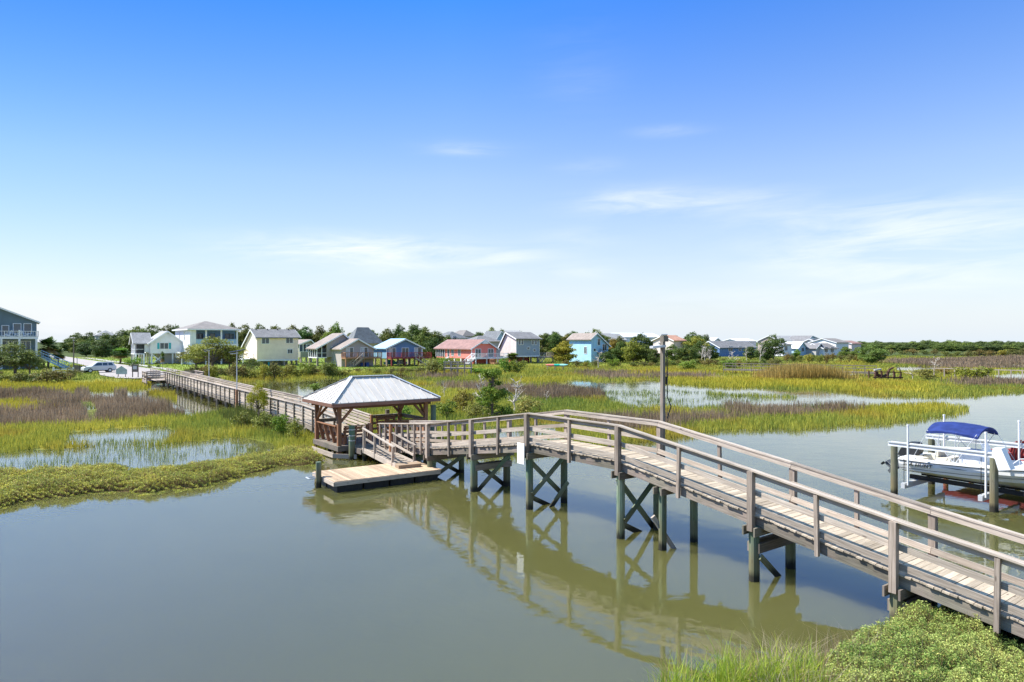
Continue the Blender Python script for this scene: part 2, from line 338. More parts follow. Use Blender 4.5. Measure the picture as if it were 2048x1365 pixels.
PAL = {  # albedo pairs: (low, high) mixed by a slow noise, tip colours
 0: ((.09,.08,.045),(.10,.09,.05)), 1: ((.19,.25,.045),(.49,.45,.065)), 2: ((.19,.138,.08),(.36,.27,.175)), 3: ((.16,.22,.06),(.28,.32,.08)),
 4: ((.15,.12,.05),(.22,.18,.07)), 5: ((.17,.23,.035),(.32,.32,.06)), 6: ((.11,.14,.03),(.21,.21,.06)), 7: ((.36,.35,.04),(.52,.44,.055)),
 8: ((.10,.16,.02),(.24,.28,.03)), 9: ((.16,.19,.04),(.30,.30,.07)), 10: ((.05,.08,.02),(.08,.11,.03))}  # last pair has the pier's shade put into the ground colour
HGT = {0: -.5, 1: .04, 2: .06, 3: -.05, 4: .16, 5: .5, 6: .15, 7: .05, 8: .02, 9: .18, 10: .10}
def colours(X, Y, Z, jit=None):
    n = fbm(X/9+3, Y/14, 31, 4); n = np.clip((n-.3)*2.4, 0, 1); m = np.clip((fbm(X/2.5, Y/4, 77, 3)-.35)*2.6, 0, 1)
    n = np.clip(.6*n+.4*m, 0, 1)
    if jit is not None: n = np.clip(n+jit*.45, 0, 1)
    C = np.zeros((len(X), 3))
    for t, (a, b) in PAL.items():
        k = Z == t
        if k.any(): C[k] = np.array(a)*(1-n[k, None])+np.array(b)*n[k, None]
    k = np.isin(Z, (1, 7, 4)); q = np.clip((fbm(X/4+9, Y/7, 131, 3)-.52)*5, 0, 1)[k, None]*.5; C[k] = C[k]*(1-q)+np.array([.40, .27, .045])*q
    return C
def blur(A, k):
    for ax in (0, 1):
        for _ in range(2):
            B = np.pad(A, [(k, k) if i == ax else (0, 0) for i in (0, 1)], mode='edge')
            A = sum(np.take(B, range(i, i+A.shape[ax]), axis=ax) for i in range(2*k+1))/(2*k+1)
    return A
rows = 5.0*np.exp(np.arange(0, 790)*.0081); rat = np.linspace(-2.0, 2.0, 640)
YY, RR = np.meshgrid(rows, rat, indexing='ij'); XX = YY*RR
ZT = zone(XX.ravel(), YY.ravel()).reshape(XX.shape)
H = np.vectorize(HGT.get, otypes=[float])(ZT); H = blur(H, 2)
H = H+(fbm(XX/1.3, YY/1.3, 3, 3)-.5)*.07*(H > -.06)
far = np.clip((YY-115)/12, 0, 1)*(ZT == 5); H = H+blur(far, 3)*.0
PVR = [(285,768),(330,742),(252,733),(160,722),(105,716),(105,711),(190,716),(262,724),(330,731),(420,736),(440,744),(380,750),(300,762)]
def terr_z(x, y):
    i = int(np.clip(math.log(max(y, 5)/5)/.0081, 0, len(rows)-1)); j = int(np.clip((x/max(y, 1)+2)/4*639, 0, 639)); return float(H[i, j])
V = np.c_[XX.ravel(), YY.ravel(), H.ravel()]
nr, nc = XX.shape; ii = np.arange(nr*nc).reshape(nr, nc)
F = np.stack([ii[:-1, :-1], ii[:-1, 1:], ii[1:, 1:], ii[1:, :-1]], -1).reshape(-1, 4)
tint = colours(XX.ravel(), YY.ravel(), ZT.ravel())*np.array([.55, .52, .55])
upl = (ZT.ravel() == 5); tint[upl] /= .62; ff = (upl & (YY.ravel() > 235)); tint[ff] = np.array([.075, .10, .035])
mt, ntm, b = newmat('marsh_ground'); geo = N(ntm, 'ShaderNodeNewGeometry'); no = N(ntm, 'ShaderNodeTexNoise', i_Scale=2.2, i_Detail=6.0); L(ntm, geo.outputs['Position'], no.inputs['Vector'])
L(ntm, mixc(ntm, 1.0, attr(ntm, 'tint', 'Color'), ramp(ntm, no.outputs[0], [(.3, (.6, .58, .55)), (.7, (1.25, 1.2, 1.15))]), 'MULTIPLY'), b.inputs['Base Color']); b.inputs['Roughness'].default_value = .95
b.inputs['Specular IOR Level'].default_value = .05
o = fast_mesh('marsh_ground', V, F, mt, vcol=tint, smooth=True); ztag(o, kind='structure')

# water
mw, ntm, b = newmat('murky_water'); geo = N(ntm, 'ShaderNodeNewGeometry')
b.subsurface_method = 'BURLEY'; b.inputs['Subsurface Weight'].default_value = 1.0; b.inputs['Subsurface Radius'].default_value = (1.0, 1.0, .6); b.inputs['Subsurface Scale'].default_value = 1.6
n0 = N(ntm, 'ShaderNodeTexNoise', i_Scale=.06, i_Detail=3.0); L(ntm, geo.outputs['Position'], n0.inputs['Vector'])
L(ntm, ramp(ntm, n0.outputs[0], [(.35, (.080, .079, .025)), (.65, (.098, .094, .032))]), b.inputs['Base Color'])
b.inputs['IOR'].default_value = 1.70; b.inputs['Specular IOR Level'].default_value = .5
mp = N(ntm, 'ShaderNodeMapping'); mp.inputs['Scale'].default_value = (1.0, 1.6, 1); mp.inputs['Rotation'].default_value = (0, 0, R(20)); L(ntm, geo.outputs['Position'], mp.inputs[0])
na = N(ntm, 'ShaderNodeTexNoise', i_Scale=2.6, i_Detail=2.0, i_Distortion=.4); L(ntm, mp.outputs[0], na.inputs['Vector'])
nb = N(ntm, 'ShaderNodeTexNoise', i_Scale=.5, i_Detail=3.0); L(ntm, mp.outputs[0], nb.inputs['Vector'])
patch = N(ntm, 'ShaderNodeTexNoise', i_Scale=.11, i_Detail=3.0); L(ntm, mp.outputs[0], patch.inputs['Vector'])
pr = N(ntm, 'ShaderNodeMapRange', i_1=.40, i_2=.62, i_3=.25, i_4=1.0); L(ntm, patch.outputs[0], pr.inputs[0])
hh = M(ntm, 'ADD', M(ntm, 'MULTIPLY', na.outputs[0], pr.outputs[0]), M(ntm, 'MULTIPLY', nb.outputs[0], 2.0))
bump(ntm, b, hh, .35, .012)
rr = N(ntm, 'ShaderNodeMapRange', i_1=.40, i_2=.62, i_3=.015, i_4=.05); L(ntm, patch.outputs[0], rr.inputs[0]); L(ntm, rr.outputs[0], b.inputs['Roughness'])
me = bpy.data.meshes.new('water'); me.from_pydata([(-2500, -400, 0), (2500, -400, 0), (3500, 3300, 0), (-3500, 3300, 0)], [], [(0, 1, 2, 3)]); me.materials.append(mw)
o = bpy.data.objects.new('water', me); COL.objects.link(o); ztag(o, kind='structure')

# paved lane and turning area beside the walkway's far end
def drape(name, pts, dz, mat, n=60):
    import mathutils
    P = [ground_pt(x, y, .5) for x, y in pts]
    P = [(p.x, p.y) for p in P]; m = MB(); m.poly([(x, y, .5+dz) for x, y in P]); o = m.out(name, mat); 
    return ztag(o, kind='structure')
M_PAVE = plain('pavement', (.34, .30, .275), .9, .12, .6)
M_LAWN = plain('lawn', (.20, .27, .035), .95, .2, .5)
drape('lawn', [(60,716),(700,717),(760,733),(700,742),(470,740),(420,748),(330,744),(240,728),(60,735)], .05, M_LAWN)
LANE_PTS = [(300,758),(338,750),(318,742),(262,733),(216,727),(160,719),(122,713),(104,712),(96,713),(120,721),(160,730),(196,741),(200,752),(232,758),(270,759)]
drape('lane', LANE_PTS, .10, M_PAVE)
drape('sidewalk', [(262,731),(318,740),(345,745),(362,744),(330,738),(262,728),(175,717),(160,717)], .14, P_CONC)

# ---------------------------------------------------------------- leaves and blades
def leafmat(name, trans=.3, mult=(1, 1, 1), objcol=False, rough=.55):
    m, nt, b = newmat(name); c = attr(nt, 'tint', 'Color')
    if objcol:
        oi = N(nt, 'ShaderNodeObjectInfo'); c = mixc(nt, 1.0, c, oi.outputs['Color'], 'MULTIPLY')
    L(nt, c, b.inputs['Base Color']); b.inputs['Roughness'].default_value = rough; b.inputs['Specular IOR Level'].default_value = .18
    t = N(nt, 'ShaderNodeBsdfTranslucent'); L(nt, c, t.inputs[0]); mxs = N(nt, 'ShaderNodeMixShader', i_0=trans); L(nt, b.outputs[0], mxs.inputs[1]); L(nt, t.outputs[0], mxs.inputs[2])
    L(nt, mxs.outputs[0], nt.nodes['Material Output'].inputs[0]); return m
M_BLADE = leafmat('grass_blade', .35)
M_LEAF = leafmat('leaf', .25, objcol=True)
def blades(name, X, Y, Z, hgt, wid, col, lean=.35, kind='stuff', mat=None, seg=1, lab=None):
    n = len(X); th = rng.uniform(0, math.pi, n); la = rng.uniform(0, 2*math.pi, n); lm = rng.uniform(0, 1, n)*lean*hgt
    ax = np.cos(th)*wid/2; ay = np.sin(th)*wid/2; lx = np.cos(la)*lm; ly = np.sin(la)*lm
    if seg == 1:
        V = np.stack([np.c_[X-ax, Y-ay, Z], np.c_[X+ax, Y+ay, Z], np.c_[X+ax*.25+lx, Y+ay*.25+ly, Z+hgt], np.c_[X-ax*.25+lx, Y-ay*.25+ly, Z+hgt]], 1).reshape(-1, 3)
        F = np.arange(4*n).reshape(n, 4); C = col
    else:
        pts = []
        for k in range(seg+1):
            t = k/seg; w_ = (1-t**2)*.9+.1; zz = Z+hgt*(t-.25*t*t*lm/np.maximum(hgt, 1e-3)); px = X+lx*t*t; py = Y+ly*t*t
            pts += [np.c_[px-ax*w_, py-ay*w_, zz], np.c_[px+ax*w_, py+ay*w_, zz]]
        V = np.stack(pts, 1).reshape(-1, 3); m = 2*(seg+1); base = np.arange(n)[:, None]*m
        F = np.concatenate([base+np.array([2*k, 2*k+1, 2*k+3, 2*k+2]) for k in range(seg)], 1).reshape(-1, 4); C = np.repeat(col, seg, 0)
    o = fast_mesh(name, V, F, mat or M_BLADE, col=C); 
    if kind: ztag(o, kind=kind)
    if lab: ztag(o, label=lab, cat='grass')
    return o
NB = 1500000
Yb = np.exp(rng.uniform(math.log(11.5), math.log(420), NB)); Xb = Yb*rng.uniform(-.98, .98, NB); Zb = zone(Xb, Yb)
Zj = zone(Xb+rng.normal(0, .012, NB)*Yb, Yb*(1+rng.normal(0, .011, NB))); mm = np.isin(Zb, (1, 2, 3, 7)) & np.isin(Zj, (1, 2, 7)); Zb = np.where(mm & ~((Zb == 3) & (Zj != 3)), Zj, Zb)
gi = np.clip((np.log(Yb/5)/.0081).astype(int), 0, nr-1); gj = np.clip(((Xb/Yb+2)/4*639).astype(int), 0, 639); Gz = H[gi, gj]
den = fbm(Xb/1.6, Yb/2.2, 201, 3)
SPEC = {1: (.26, .50, .75, .018), 2: (.48, .88, .9, .016), 3: (.18, .38, .34, .015), 7: (.35, .6, .8, .018), 5: (.1, .4, .35, .02), 6: (.3, .9, .6, .02)}
def cols(X, Y, Z, dark=.0):
    c = colours(X, Y, Z, rng.uniform(-1, 1, len(X))); return c*rng.uniform(.72, 1.22, (len(X), 1))
LANE = [(ground_pt(x, y, .5).x, ground_pt(x, y, .5).y) for x, y in LANE_PTS]
names = {1: ('cordgrass', 'short yellow green cordgrass spread over the marsh'), 2: ('needlerush', 'brown purple needlerush in dense patches across the marsh'), 3: ('flooded_reeds', 'thin green reeds standing in shallow blue water'),
         7: ('golden_cordgrass', 'bright golden yellow cordgrass patches of the marsh'), 5: ('upland_grass', 'rough grass on the higher ground along the houses'), 6: ('mixed_marsh_weeds', 'tall mixed weeds beside the long boardwalk')}
for t, (h0, h1, pr_, w0) in SPEC.items():
    k = (Zb == t) & (rng.uniform(0, 1, NB) < pr_)
    if t == 3: k &= (den > .40) & (rng.uniform(0, 1, NB) < np.clip((den-.42)*5, 0, 1)*np.where(Yb < 60, .5, 1.0))
    if t == 2: k &= (den > .38) | (rng.uniform(0, 1, NB) < .12)
    if t in (1, 7): k &= (den > .33) | (rng.uniform(0, 1, NB) < .4)
    if t == 5:
        k &= (Yb < 225); k &= ~inpoly(Xb, Yb, LANE)
    X, Y, Z, G = Xb[k], Yb[k], Zb[k], Gz[k]; n = len(X)
    clump = .75+.5*fbm(X/1.1, Y/1.4, 55, 2)
    if t == 2: clump = .35+1.25*fbm(X/2.4, Y/2.4, 56, 3)
    hg = rng.uniform(h0, h1, n)*clump; wd = np.maximum(w0, .00085*Y)*rng.uniform(.6, 1.4, n)
    if t == 3: wd *= .8
    blades(names[t][0], X, Y, np.maximum(G, -.06), hg, wd, cols(X, Y, Z), .45 if t != 2 else .3, lab=names[t][1])
# leafy bank of sea oxeye (left) and the near bank bush
def leaves(name, P, size, col, mat, parent=None, nrm=None, flat=.5, kind=None):
    n = len(P); d = rng.normal(size=(n, 3)); 
    if nrm is not None: d = d*flat+nrm
    d /= np.linalg.norm(d, axis=1)[:, None]+1e-9
    a = np.cross(d, rng.normal(size=(n, 3))); a /= np.linalg.norm(a, axis=1)[:, None]+1e-9; b = np.cross(d, a); s = size[:, None]
    V = np.stack([P-a*s, P+b*s*.42, P+a*s, P-b*s*.42], 1).reshape(-1, 3)
    o = fast_mesh(name, V, np.arange(4*n).reshape(n, 4), mat, parent, col=col)
    if kind: ztag(o, kind=kind)
    return o
M_LEAFN = leafmat('bank_leaf', .3)
def bank(name, t, n, ymin, ymax, rmin, rmax, hmax, size, pal, stemcol, lab, dens=.0, cull=None):
    Y = np.exp(rng.uniform(math.log(ymin), math.log(ymax), n)); X = Y*rng.uniform(rmin, rmax, n); k = zone(X, Y) == t
    X, Y = X[k], Y[k]; i = np.clip((np.log(Y/5)/.0081).astype(int), 0, nr-1); j = np.clip(((X/Y+2)/4*639).astype(int), 0, 639); G = np.maximum(H[i, j], -.05)
    hl = fbm(X/.9, Y/.9, 88, 3); hl2 = fbm(X/.16, Y/.16, 41, 2); top = hmax*np.clip(.15+1.35*hl, .2, 1.4)*(.45+1.1*hl2)*np.clip((G+.08)/.16, .15, 1); u = rng.uniform(0, 1, len(X))**.55
    Z = G+top*u; tn = np.clip(fbm(X/.6, Y/.6, 14, 3)*1.8-.5+rng.normal(0, .22, len(X)), 0, 1)[:, None]
    c = np.array(pal[0])*(1-tn)+np.array(pal[1])*tn; pk = rng.uniform(0, 1, len(X)) < .07; c[pk] = pal[2]
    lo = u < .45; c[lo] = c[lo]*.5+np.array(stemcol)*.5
    c *= rng.uniform(.75, 1.2, (len(X), 1))
    sz = np.maximum(size, .0009*Y)*rng.uniform(.6, 1.3, len(X))
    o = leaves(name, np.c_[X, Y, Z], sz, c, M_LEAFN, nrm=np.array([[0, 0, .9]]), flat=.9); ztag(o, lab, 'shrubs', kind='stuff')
    q = rng.uniform(0, 1, len(X)) < (.22 if t != 9 else .12)
    s = blades(name+'_stems', X[q], Y[q], G[q], top[q]*.95, np.full(q.sum(), max(.008, .0007*ymin)), np.array([stemcol])*rng.uniform(.6, 1.4, (q.sum(), 1)), .25); ztag(s, 'thin brown stems under the '+lab, 'stems')
bank('sea_oxeye', 4, 620000, 24, 41, -.98, -.24, .31, .032, [(.28, .32, .055), (.64, .60, .11), (.58, .40, .14)], (.26, .18, .10), 'low olive leafy plants along the near marsh edge')
bank('bank_shrubs', 9, 560000, 8.8, 15.5, .40, 1.15, .40, .022, [(.20, .30, .06), (.50, .55, .16), (.60, .54, .16)], (.30, .22, .11), 'pale green leafy shrubs on the near bank')
bank('shade_tinted_shrubs', 10, 130000, 11.0, 17.5, .55, 1.25, .42, .03, [(.06, .11, .03), (.13, .19, .045), (.2, .2, .07)], (.08, .06, .03), 'dark green shrubs under the pier, its shade put into their colour')  # leaf and stem colours darkened to carry the deck's shade
# tall green grass in the near corner
n = 19000; Y = rng.uniform(9.5, 13.5, n); X = Y*rng.uniform(.17, .52, n); k = zone(X, Y) == 8
cl = fbm(X/.35, Y/.35, 19, 2); k &= cl > .47; X, Y, cl = X[k], Y[k], cl[k]; n = len(X); t = rng.uniform(0, 1, (n, 1))
c = np.array([.18, .30, .035])*(1-t)+np.array([.44, .50, .05])*t; dry = rng.uniform(0, 1, n) < .12; c[dry] = (.45, .33, .14)
blades('tall_marsh_grass', X, Y, np.zeros(n)-.05, rng.uniform(.35, .95, n)*(.55+cl*.7), np.full(n, .014), c, .8, seg=5, lab='tall bright green grass growing in the near water')
# dry straws arching between grass and shrubs
n = 900; Y = rng.uniform(10.5, 12.7, n); X = Y*rng.uniform(.36, .60, n)
blades('dry_straw', X, Y, np.zeros(n)+.05, rng.uniform(.4, .85, n), np.full(n, .008), np.tile([[.42, .34, .24]], (n, 1))*rng.uniform(.7, 1.2, (n, 1)), 1.3, seg=5, lab='dry pale straws arching beside the near shrubs')
n = 9000; Y = rng.uniform(9.5, 12.9, n); X = Y*rng.uniform(.44, .95, n); k = (zone(X, Y) == 9) & (fbm(X/.5, Y/.5, 61, 2) > .42); X, Y = X[k], Y[k]; n = len(X)
blades('dead_stems', X, Y, np.full(n, .15), rng.uniform(.15, .52, n), np.full(n, .009), np.tile([[.36, .26, .15]], (n, 1))*rng.uniform(.5, 1.3, (n, 1)), .6, seg=2, lab='brown dead stems mixed into the near shrubs')
# golden reeds by the far pier
n = 5000; pc = [ground_pt(x, 762, 0) for x in (1550, 1690)]; t = rng.uniform(0, 1, n); X = pc[0].x+(pc[1].x-pc[0].x)*t+rng.normal(0, 1, n); Y = pc[0].y+rng.uniform(-2, 7, n)
blades('golden_reeds', X, Y, np.zeros(n), rng.uniform(1.2, 2.3, n)*(.7+.5*np.sin(t*3.1)), np.full(n, .09), np.tile([[.42, .30, .09]], (n, 1))*rng.uniform(.6, 1.25, (n, 1)), .3, lab='tall golden reeds in front of the far marsh pier')
# ---------------------------------------------------------------- near pier (local x runs towards the shore, y across)
UX = Vector((.597, -.802, 0)); UY = Vector((.802, .597, 0)); ROT = math.atan2(-.802, .597)
N2 = Vector((.64, 24.4, 0))
def kz(x, K):
    if x <= K[0][0]: return K[0][1]
    for (a, za), (b, zb) in zip(K, K[1:]):
        if x <= b: return za+(zb-za)*(x-a)/(b-a)
    return K[-1][1]
PK = [(-12.6, .74), (-7.1, 1.28), (-3.6, 1.80), (0, 2.34), (4.5, 2.35), (9.1, 1.69), (12.5, 1.16), (16.2, .62), (24, .55)]
dz = lambda x: kz(x, PK)
pier = thing('pier', 'weathered grey wooden pier humped over the creek on green piles', 'pier', N2, ROT)
xs = [k[0] for k in PK]
ybend = lambda x: .22*min(0, x+7.1)/-5.5 if x < -7.1 else 0.0     # slight bend to the pavilion landing
m = MB(); x = -12.6
while x < 23.8:
    jz = random.uniform(-.006, .006); y0 = -.08+random.uniform(-.03, .03); y1 = 1.68+random.uniform(-.03, .03); s = ybend(x+.07)
    sl_ = (dz(x+.138)-dz(x))/.138
    a = Vector((x+.07, y0+s, dz(x+.07)+jz-.02)); b_ = Vector((x+.07, y1+s, dz(x+.07)+jz-.02)); m.beam(a, b_, .134, .038, up=(-sl_, 0, 1)); x += .142
m.out('deck_boards', W_DECK, pier)
def along(mb, x0, x1, y, off, wd, ht, K=xs, step=None, f=dz, yb=ybend, r=None):
    cut = [x0]+[k for k in K if x0 < k < x1]+[x1]
    for a, b in zip(cut, cut[1:]): mb.beam((a, y+yb(a), f(a)+off), (b, y+yb(b), f(b)+off), wd, ht, r=r)
for y in (-.0, .8, 1.6):
    m = MB(); along(m, -12.4, 23.5, y, -.175, .045, .26); m.out('stringer', W_DARK, pier)
bigp = [-7.1, -3.6, 0, 4.5, 9.1, 12.5, 16.2]; midp = [-5.35, -1.8, 2.25, 6.8, 10.8, 14.35, 18.2, 20.2]
pick = [-12.3, -11.65, -11.0, -10.4, -9.75, -9.1, -8.45, -7.8]
for side, y, yo in (('n', -.11, -.12), ('f', 1.71, 1.72)):
    sg = -1 if side == 'n' else 1; inn = y-sg*.0
    for x in bigp:
        s = .15; h = 1.06; lo = -.42 if side == 'n' else -.30
        m = MB(); m.beam((x, y+sg*.035+ybend(x), dz(x)+lo), (x, y+sg*.035+ybend(x), dz(x)+h), s, s, up=(1, 0, 0)); p = m.out('post', W_POST, pier)
        if side == 'n':
            for zz in (-.30, -.12):
                b_ = MB(); b_.cyl((x, y-.045+ybend(x), dz(x)+zz), (x, y-.07+ybend(x), dz(x)+zz), .02, n=6)
                b_.out('bolt', P_METAL, p)
    for x in midp:
        m = MB(); lo = -.36; tl = random.uniform(-.04, .04) if x > -4 else random.uniform(-.08, .02)
        m.beam((x-tl*.5, y+sg*.012+ybend(x), dz(x)+lo), (x+tl*.6, y+sg*.012+ybend(x), dz(x)+1.04), .09, .09, up=(1, 0, 0)); m.out('post', W_POST, pier)
    for i, x in enumerate(pick):
        wd = .14 if i in (2,) or (side == 'f' and i in (1,)) else .075
        m = MB(); m.beam((x, y+sg*.01+ybend(x), dz(x)-.30), (x, y+sg*.01+ybend(x), dz(x)+1.04), wd, wd, up=(1, 0, 0)); m.out('post', W_RED if wd > .1 else W_POST, pier)
    m = MB(); segs = [-12.5, -7.1, -3.6, 0, 4.5, 9.1, 12.5, 16.2, 21.5]
    for a, b in zip(segs, segs[1:]):
        nn = (a+b)/2 if b-a > 3 else None
        pcs = [(a, b)]
        for p, q in pcs:
            A = (p, y-sg*.02+ybend(p), dz(p)+1.085); B = (q, y-sg*.02+ybend(q), dz(q)+1.085); m.beam(A, B, .15, .04)
    m.out('handrail', W_GREY, pier)
    m = MB()
    for off, ht in ((1.0, .13), (.53, .13), (.14, .14)):
        cut = [-12.5, -7.1, -3.6, 0, 4.5, 9.1, 12.5, 16.2, 21.5]
        for a, b in zip(cut, cut[1:]):
            o1 = random.uniform(-.012, .012); o2 = random.uniform(-.012, .012)
            m.beam((a+.004, y-sg*.062+ybend(a), dz(a)+off+o1), (b-.004, y-sg*.062+ybend(b), dz(b)+off+o2), .036, ht)
    m.out('rail_boards', W_GREY, pier)
# bents
def pile(parent, x, y, top, r=.125, mat=None, zb=-1.2, name='pile'):
    m = MB(); m.cyl((x+random.uniform(-.02, .02), y, zb), (x, y, top), r*1.02, r*.97, 12, wob=.04); return m.out(name, mat or W_PILE, parent)
def brace(parent, p, q, wd=.045, ht=.17, mat=None):
    m = MB(); m.beam(p, q, wd, ht); return m.out('brace', mat or W_PILE, parent)
for i, x in enumerate(bigp[:7]):
    d_ = dz(x); zb = -1.0
    for y in (-.02, 1.62): pile(pier, x, y, d_-.30, .13 if i != 1 else .15)
    m = MB()
    for s in (-.16, .16): m.beam((x+s, -.26, d_-.42), (x+s, 1.85, d_-.42), .045, .22)
    m.out('cap_beam', W_DARK, pier)
    if i in (0, 1, 2, 3):
        brace(pier, (x-.16, 0, d_-.55 if i else .95), (x-.16, 1.7, -.05 if i in (0, 1) else .25-.3*(i == 3)))
        brace(pier, (x+.16, .0, -.02 if i < 2 else .55), (x+.16, 1.65, d_-.45))
        if i in (2, 3): brace(pier, (x-.16, .02, .45), (x-.16, 1.15, -.12)) 
        if i == 2: brace(pier, (x+.205, .75, -.08), (x+.205, 1.62, .8))
    if i in (1, 4, 5):
        m = MB(); zc = d_-.85 if i != 5 else d_-.75
        for s in (-.15, .15): m.beam((x+s, -.05, zc), (x+s, 1.75, zc+.0), .045, .24)
        m.out('cross_board', W_DARK, pier)
    if i in (4, 5): brace(pier, (x+.17, .0, d_-1.05), (x+.17, .95, -.15), ht=.15)
x = 6.05
for y in (.1, 1.48): pile(pier, x, y, dz(x)-.3, .115)
m = MB(); m.beam((x-.14, -.15, dz(x)-.42), (x-.14, 1.8, dz(x)-.42), .05, .2); m.beam((x+.14, -.15, dz(x)-.42), (x+.14, 1.8, dz(x)-.42), .05, .2); m.out('cap_beam', W_DARK, pier)
brace(pier, (5.85, -.1, .95), (6.2, 0.62, -.25), mat=W_GREY, wd=.09, ht=.13)
m = MB(); m.beam((-.15, -.29, 1.62), (-.15, -.29, 2.36), .03, .40, up=(1, 0, 0))
sg_ = m.out('blank_sign_board', P_WHITE); sg_.parent = None
sg_.location = N2; sg_.rotation_euler = (0, 0, ROT); ztag(sg_, 'blank white board hung on the pier side below the peak', 'sign board')
# tall lamp post at the pier bend
LP = N2+UX*4.42+UY*1.98
lp = thing('lamp_post', 'tall grey wooden lamp post beside the pier bend with a side arm', 'lamp post', LP, ROT, 'lamp posts')
m = MB(); m.beam((0, 0, -1), (0, 0, 5.98), .115, .115, up=(1, 0, 0)); m.out('post', W_DARK, lp)
m = MB(); m.beam((-.08, .02, 5.93), (-.55, .40, 5.93), .05, .05); m.out('arm', P_METAL, lp)
m = MB(); m.cyl((-.12, .1, 5.86), (-.12, .1, 5.94), .05, .12, 10); m.beam((-.02, -.52, 5.80), (.02, .05, 5.84), .16, .07, up=(0, 0, 1), r=.2); m.out('lamp_head', P_METAL, lp)
m = MB(); m.tube([(.09, .09, 5.7), (.1, .1, 4.9), (.1, .1, 4.2), (.17, .2, 3.9), (.1, .1, 3.5)], .018); m.box(.07, .12, .05, .1, 4.6, 4.85); m.out('cable', P_BLACK, lp)
m = MB(); m.box(-.08, .08, -.05, .18, 5.98, 6.16); m.out('control_box', W_DARK, lp)
m = MB(); m.box(-.25, -.18, .25, .36, 6.02, 6.16); m.beam((-.22, .3, 6.16), (-.1, .2, 6.22), .2, .02); m.out('sensor', P_METAL, lp)

# ---------------------------------------------------------------- pavilion at the creek (a across the front, b towards the back)
GA = Vector((-8.86, 35.0, 0))
gz = thing('pavilion', 'open wooden pavilion with pale metal hip roof and red brown posts', 'pavilion', GA, ROT)
g = lambda a, b, z: (-b, a, z)
A_, B_ = 5.05, 3.1; FL = .62
def deckb(a0, a1, b0, b1, z, par, mat=W_DARK, w=.14):
    m = MB(); b = b0
    while b < b1-.02:
        m.beam(g(a0, b+w/2, z-.02), g(a1, b+w/2, z-.02), w-.008, .04); b += w
    m.box(-b1, -b0, a0, a0+.045, z-.26, z-.043); m.box(-b1, -b0, a1-.045, a1, z-.26, z-.043); m.box(-b0-.045, -b0+.0, a0+.05, a1-.05, z-.26, z-.043); m.box(-b1, -b1+.045, a0+.05, a1-.05, z-.26, z-.043)
    return m.out('floor_deck', mat, par)
deckb(-.15, 5.2, -.2, 3.3, FL, gz)
deckb(.45, 3.25, -1.65, -.21, FL-.01, gz)
deckb(1.52, 3.25, -2.35, -1.66, FL-.01, gz)
for a, b in ((0, 0), (A_, 0), (0, B_), (A_, B_)):
    m = MB(); m.beam(g(a, b, -.6), g(a, b, 2.62), .19, .19, up=(1, 0, 0)); m.out('post', W_RED, gz)
    for da, db in ((1 if a == 0 else -1, 0), (0, 1 if b == 0 else -1)):
        m = MB(); m.beam(g(a, b, 1.75), g(a+.72*da, b+.72*db, 2.52), .09, .12); m.out('knee_brace', W_RED, gz)
m = MB()
m.beam(g(-.3, 0, 2.6), g(A_+.3, 0, 2.6), .1, .22); m.beam(g(-.3, B_, 2.6), g(A_+.3, B_, 2.6), .1, .22)
m.beam(g(0, .1, 2.59), g(0, B_-.1, 2.59), .1, .2); m.beam(g(A_, .1, 2.59), g(A_, B_-.1, 2.59), .1, .2); m.out('roof_beam', W_FASC, gz)
oh = .6; ez = 2.86; rz_ = 4.05; ca, cb = A_/2, B_/2; rl = 1.2
C4 = [g(-oh, -oh, ez), g(A_+oh, -oh, ez), g(A_+oh, B_+oh, ez), g(-oh, B_+oh, ez)]; R2 = [g(ca-rl, cb, rz_), g(ca+rl, cb, rz_)]
def metalroof():
    m, nt, b = newmat('standing_seam_metal'); geo = N(nt, 'ShaderNodeNewGeometry'); uv = N(nt, 'ShaderNodeUVMap', uv_map='uv')
    n = N(nt, 'ShaderNodeTexNoise', i_Scale=1.2, i_Detail=5.0); mp = N(nt, 'ShaderNodeMapping'); mp.inputs['Scale'].default_value = (3, .6, 1); L(nt, uv.outputs[0], mp.inputs[0]); L(nt, mp.outputs[0], n.inputs['Vector'])
    L(nt, ramp(nt, n.outputs[0], [(.3, (.47, .43, .385)), (.7, (.59, .55, .50))]), b.inputs['Base Color']); b.inputs['Metallic'].default_value = 0; b.inputs['Roughness'].default_value = .55; b.inputs['Specular IOR Level'].default_value = .2; return m
M_ROOF = metalroof()
m = MB(); m.poly([C4[0], C4[1], R2[1], R2[0]]); m.poly([C4[1], C4[2], R2[1]]); m.poly([C4[2], C4[3], R2[0], R2[1]]); m.poly([C4[3], C4[0], R2[0]])
lo = [tuple(Vector(c)-Vector((0, 0, .03))) for c in C4]; m.poly(lo[::-1]);
for i in range(4): m.poly([lo[i], lo[(i+1) % 4], C4[(i+1) % 4], C4[i]])
roof = m.out('roof', M_ROOF, gz)
m = MB()
def hz_at(a, b):  # roof height at (a,b)
    sa = min(a+oh, A_+oh-a)/(ca-rl+oh); sb = min(b+oh, B_+oh-b)/(cb+oh); return ez+(rz_-ez)*min(sa, sb, 1)
def rib(a0, b0, a1, b1):
    P = Vector(g(a0, b0, hz_at(a0, b0)+.012)); Q = Vector(g(a1, b1, hz_at(a1, b1)+.012)); m.beam(P, Q, .025, .04)
n = 15
for i in range(1, n):
    a = -oh+(A_+2*oh)*i/n; t = min(1, min(a+oh, A_+oh-a)/(ca-rl+oh)); bm = -oh+(cb+oh)*t
    rib(a, -oh+.01, a, bm-.03); rib(a, B_+oh-.01, a, B_-bm+.03)
n = 10
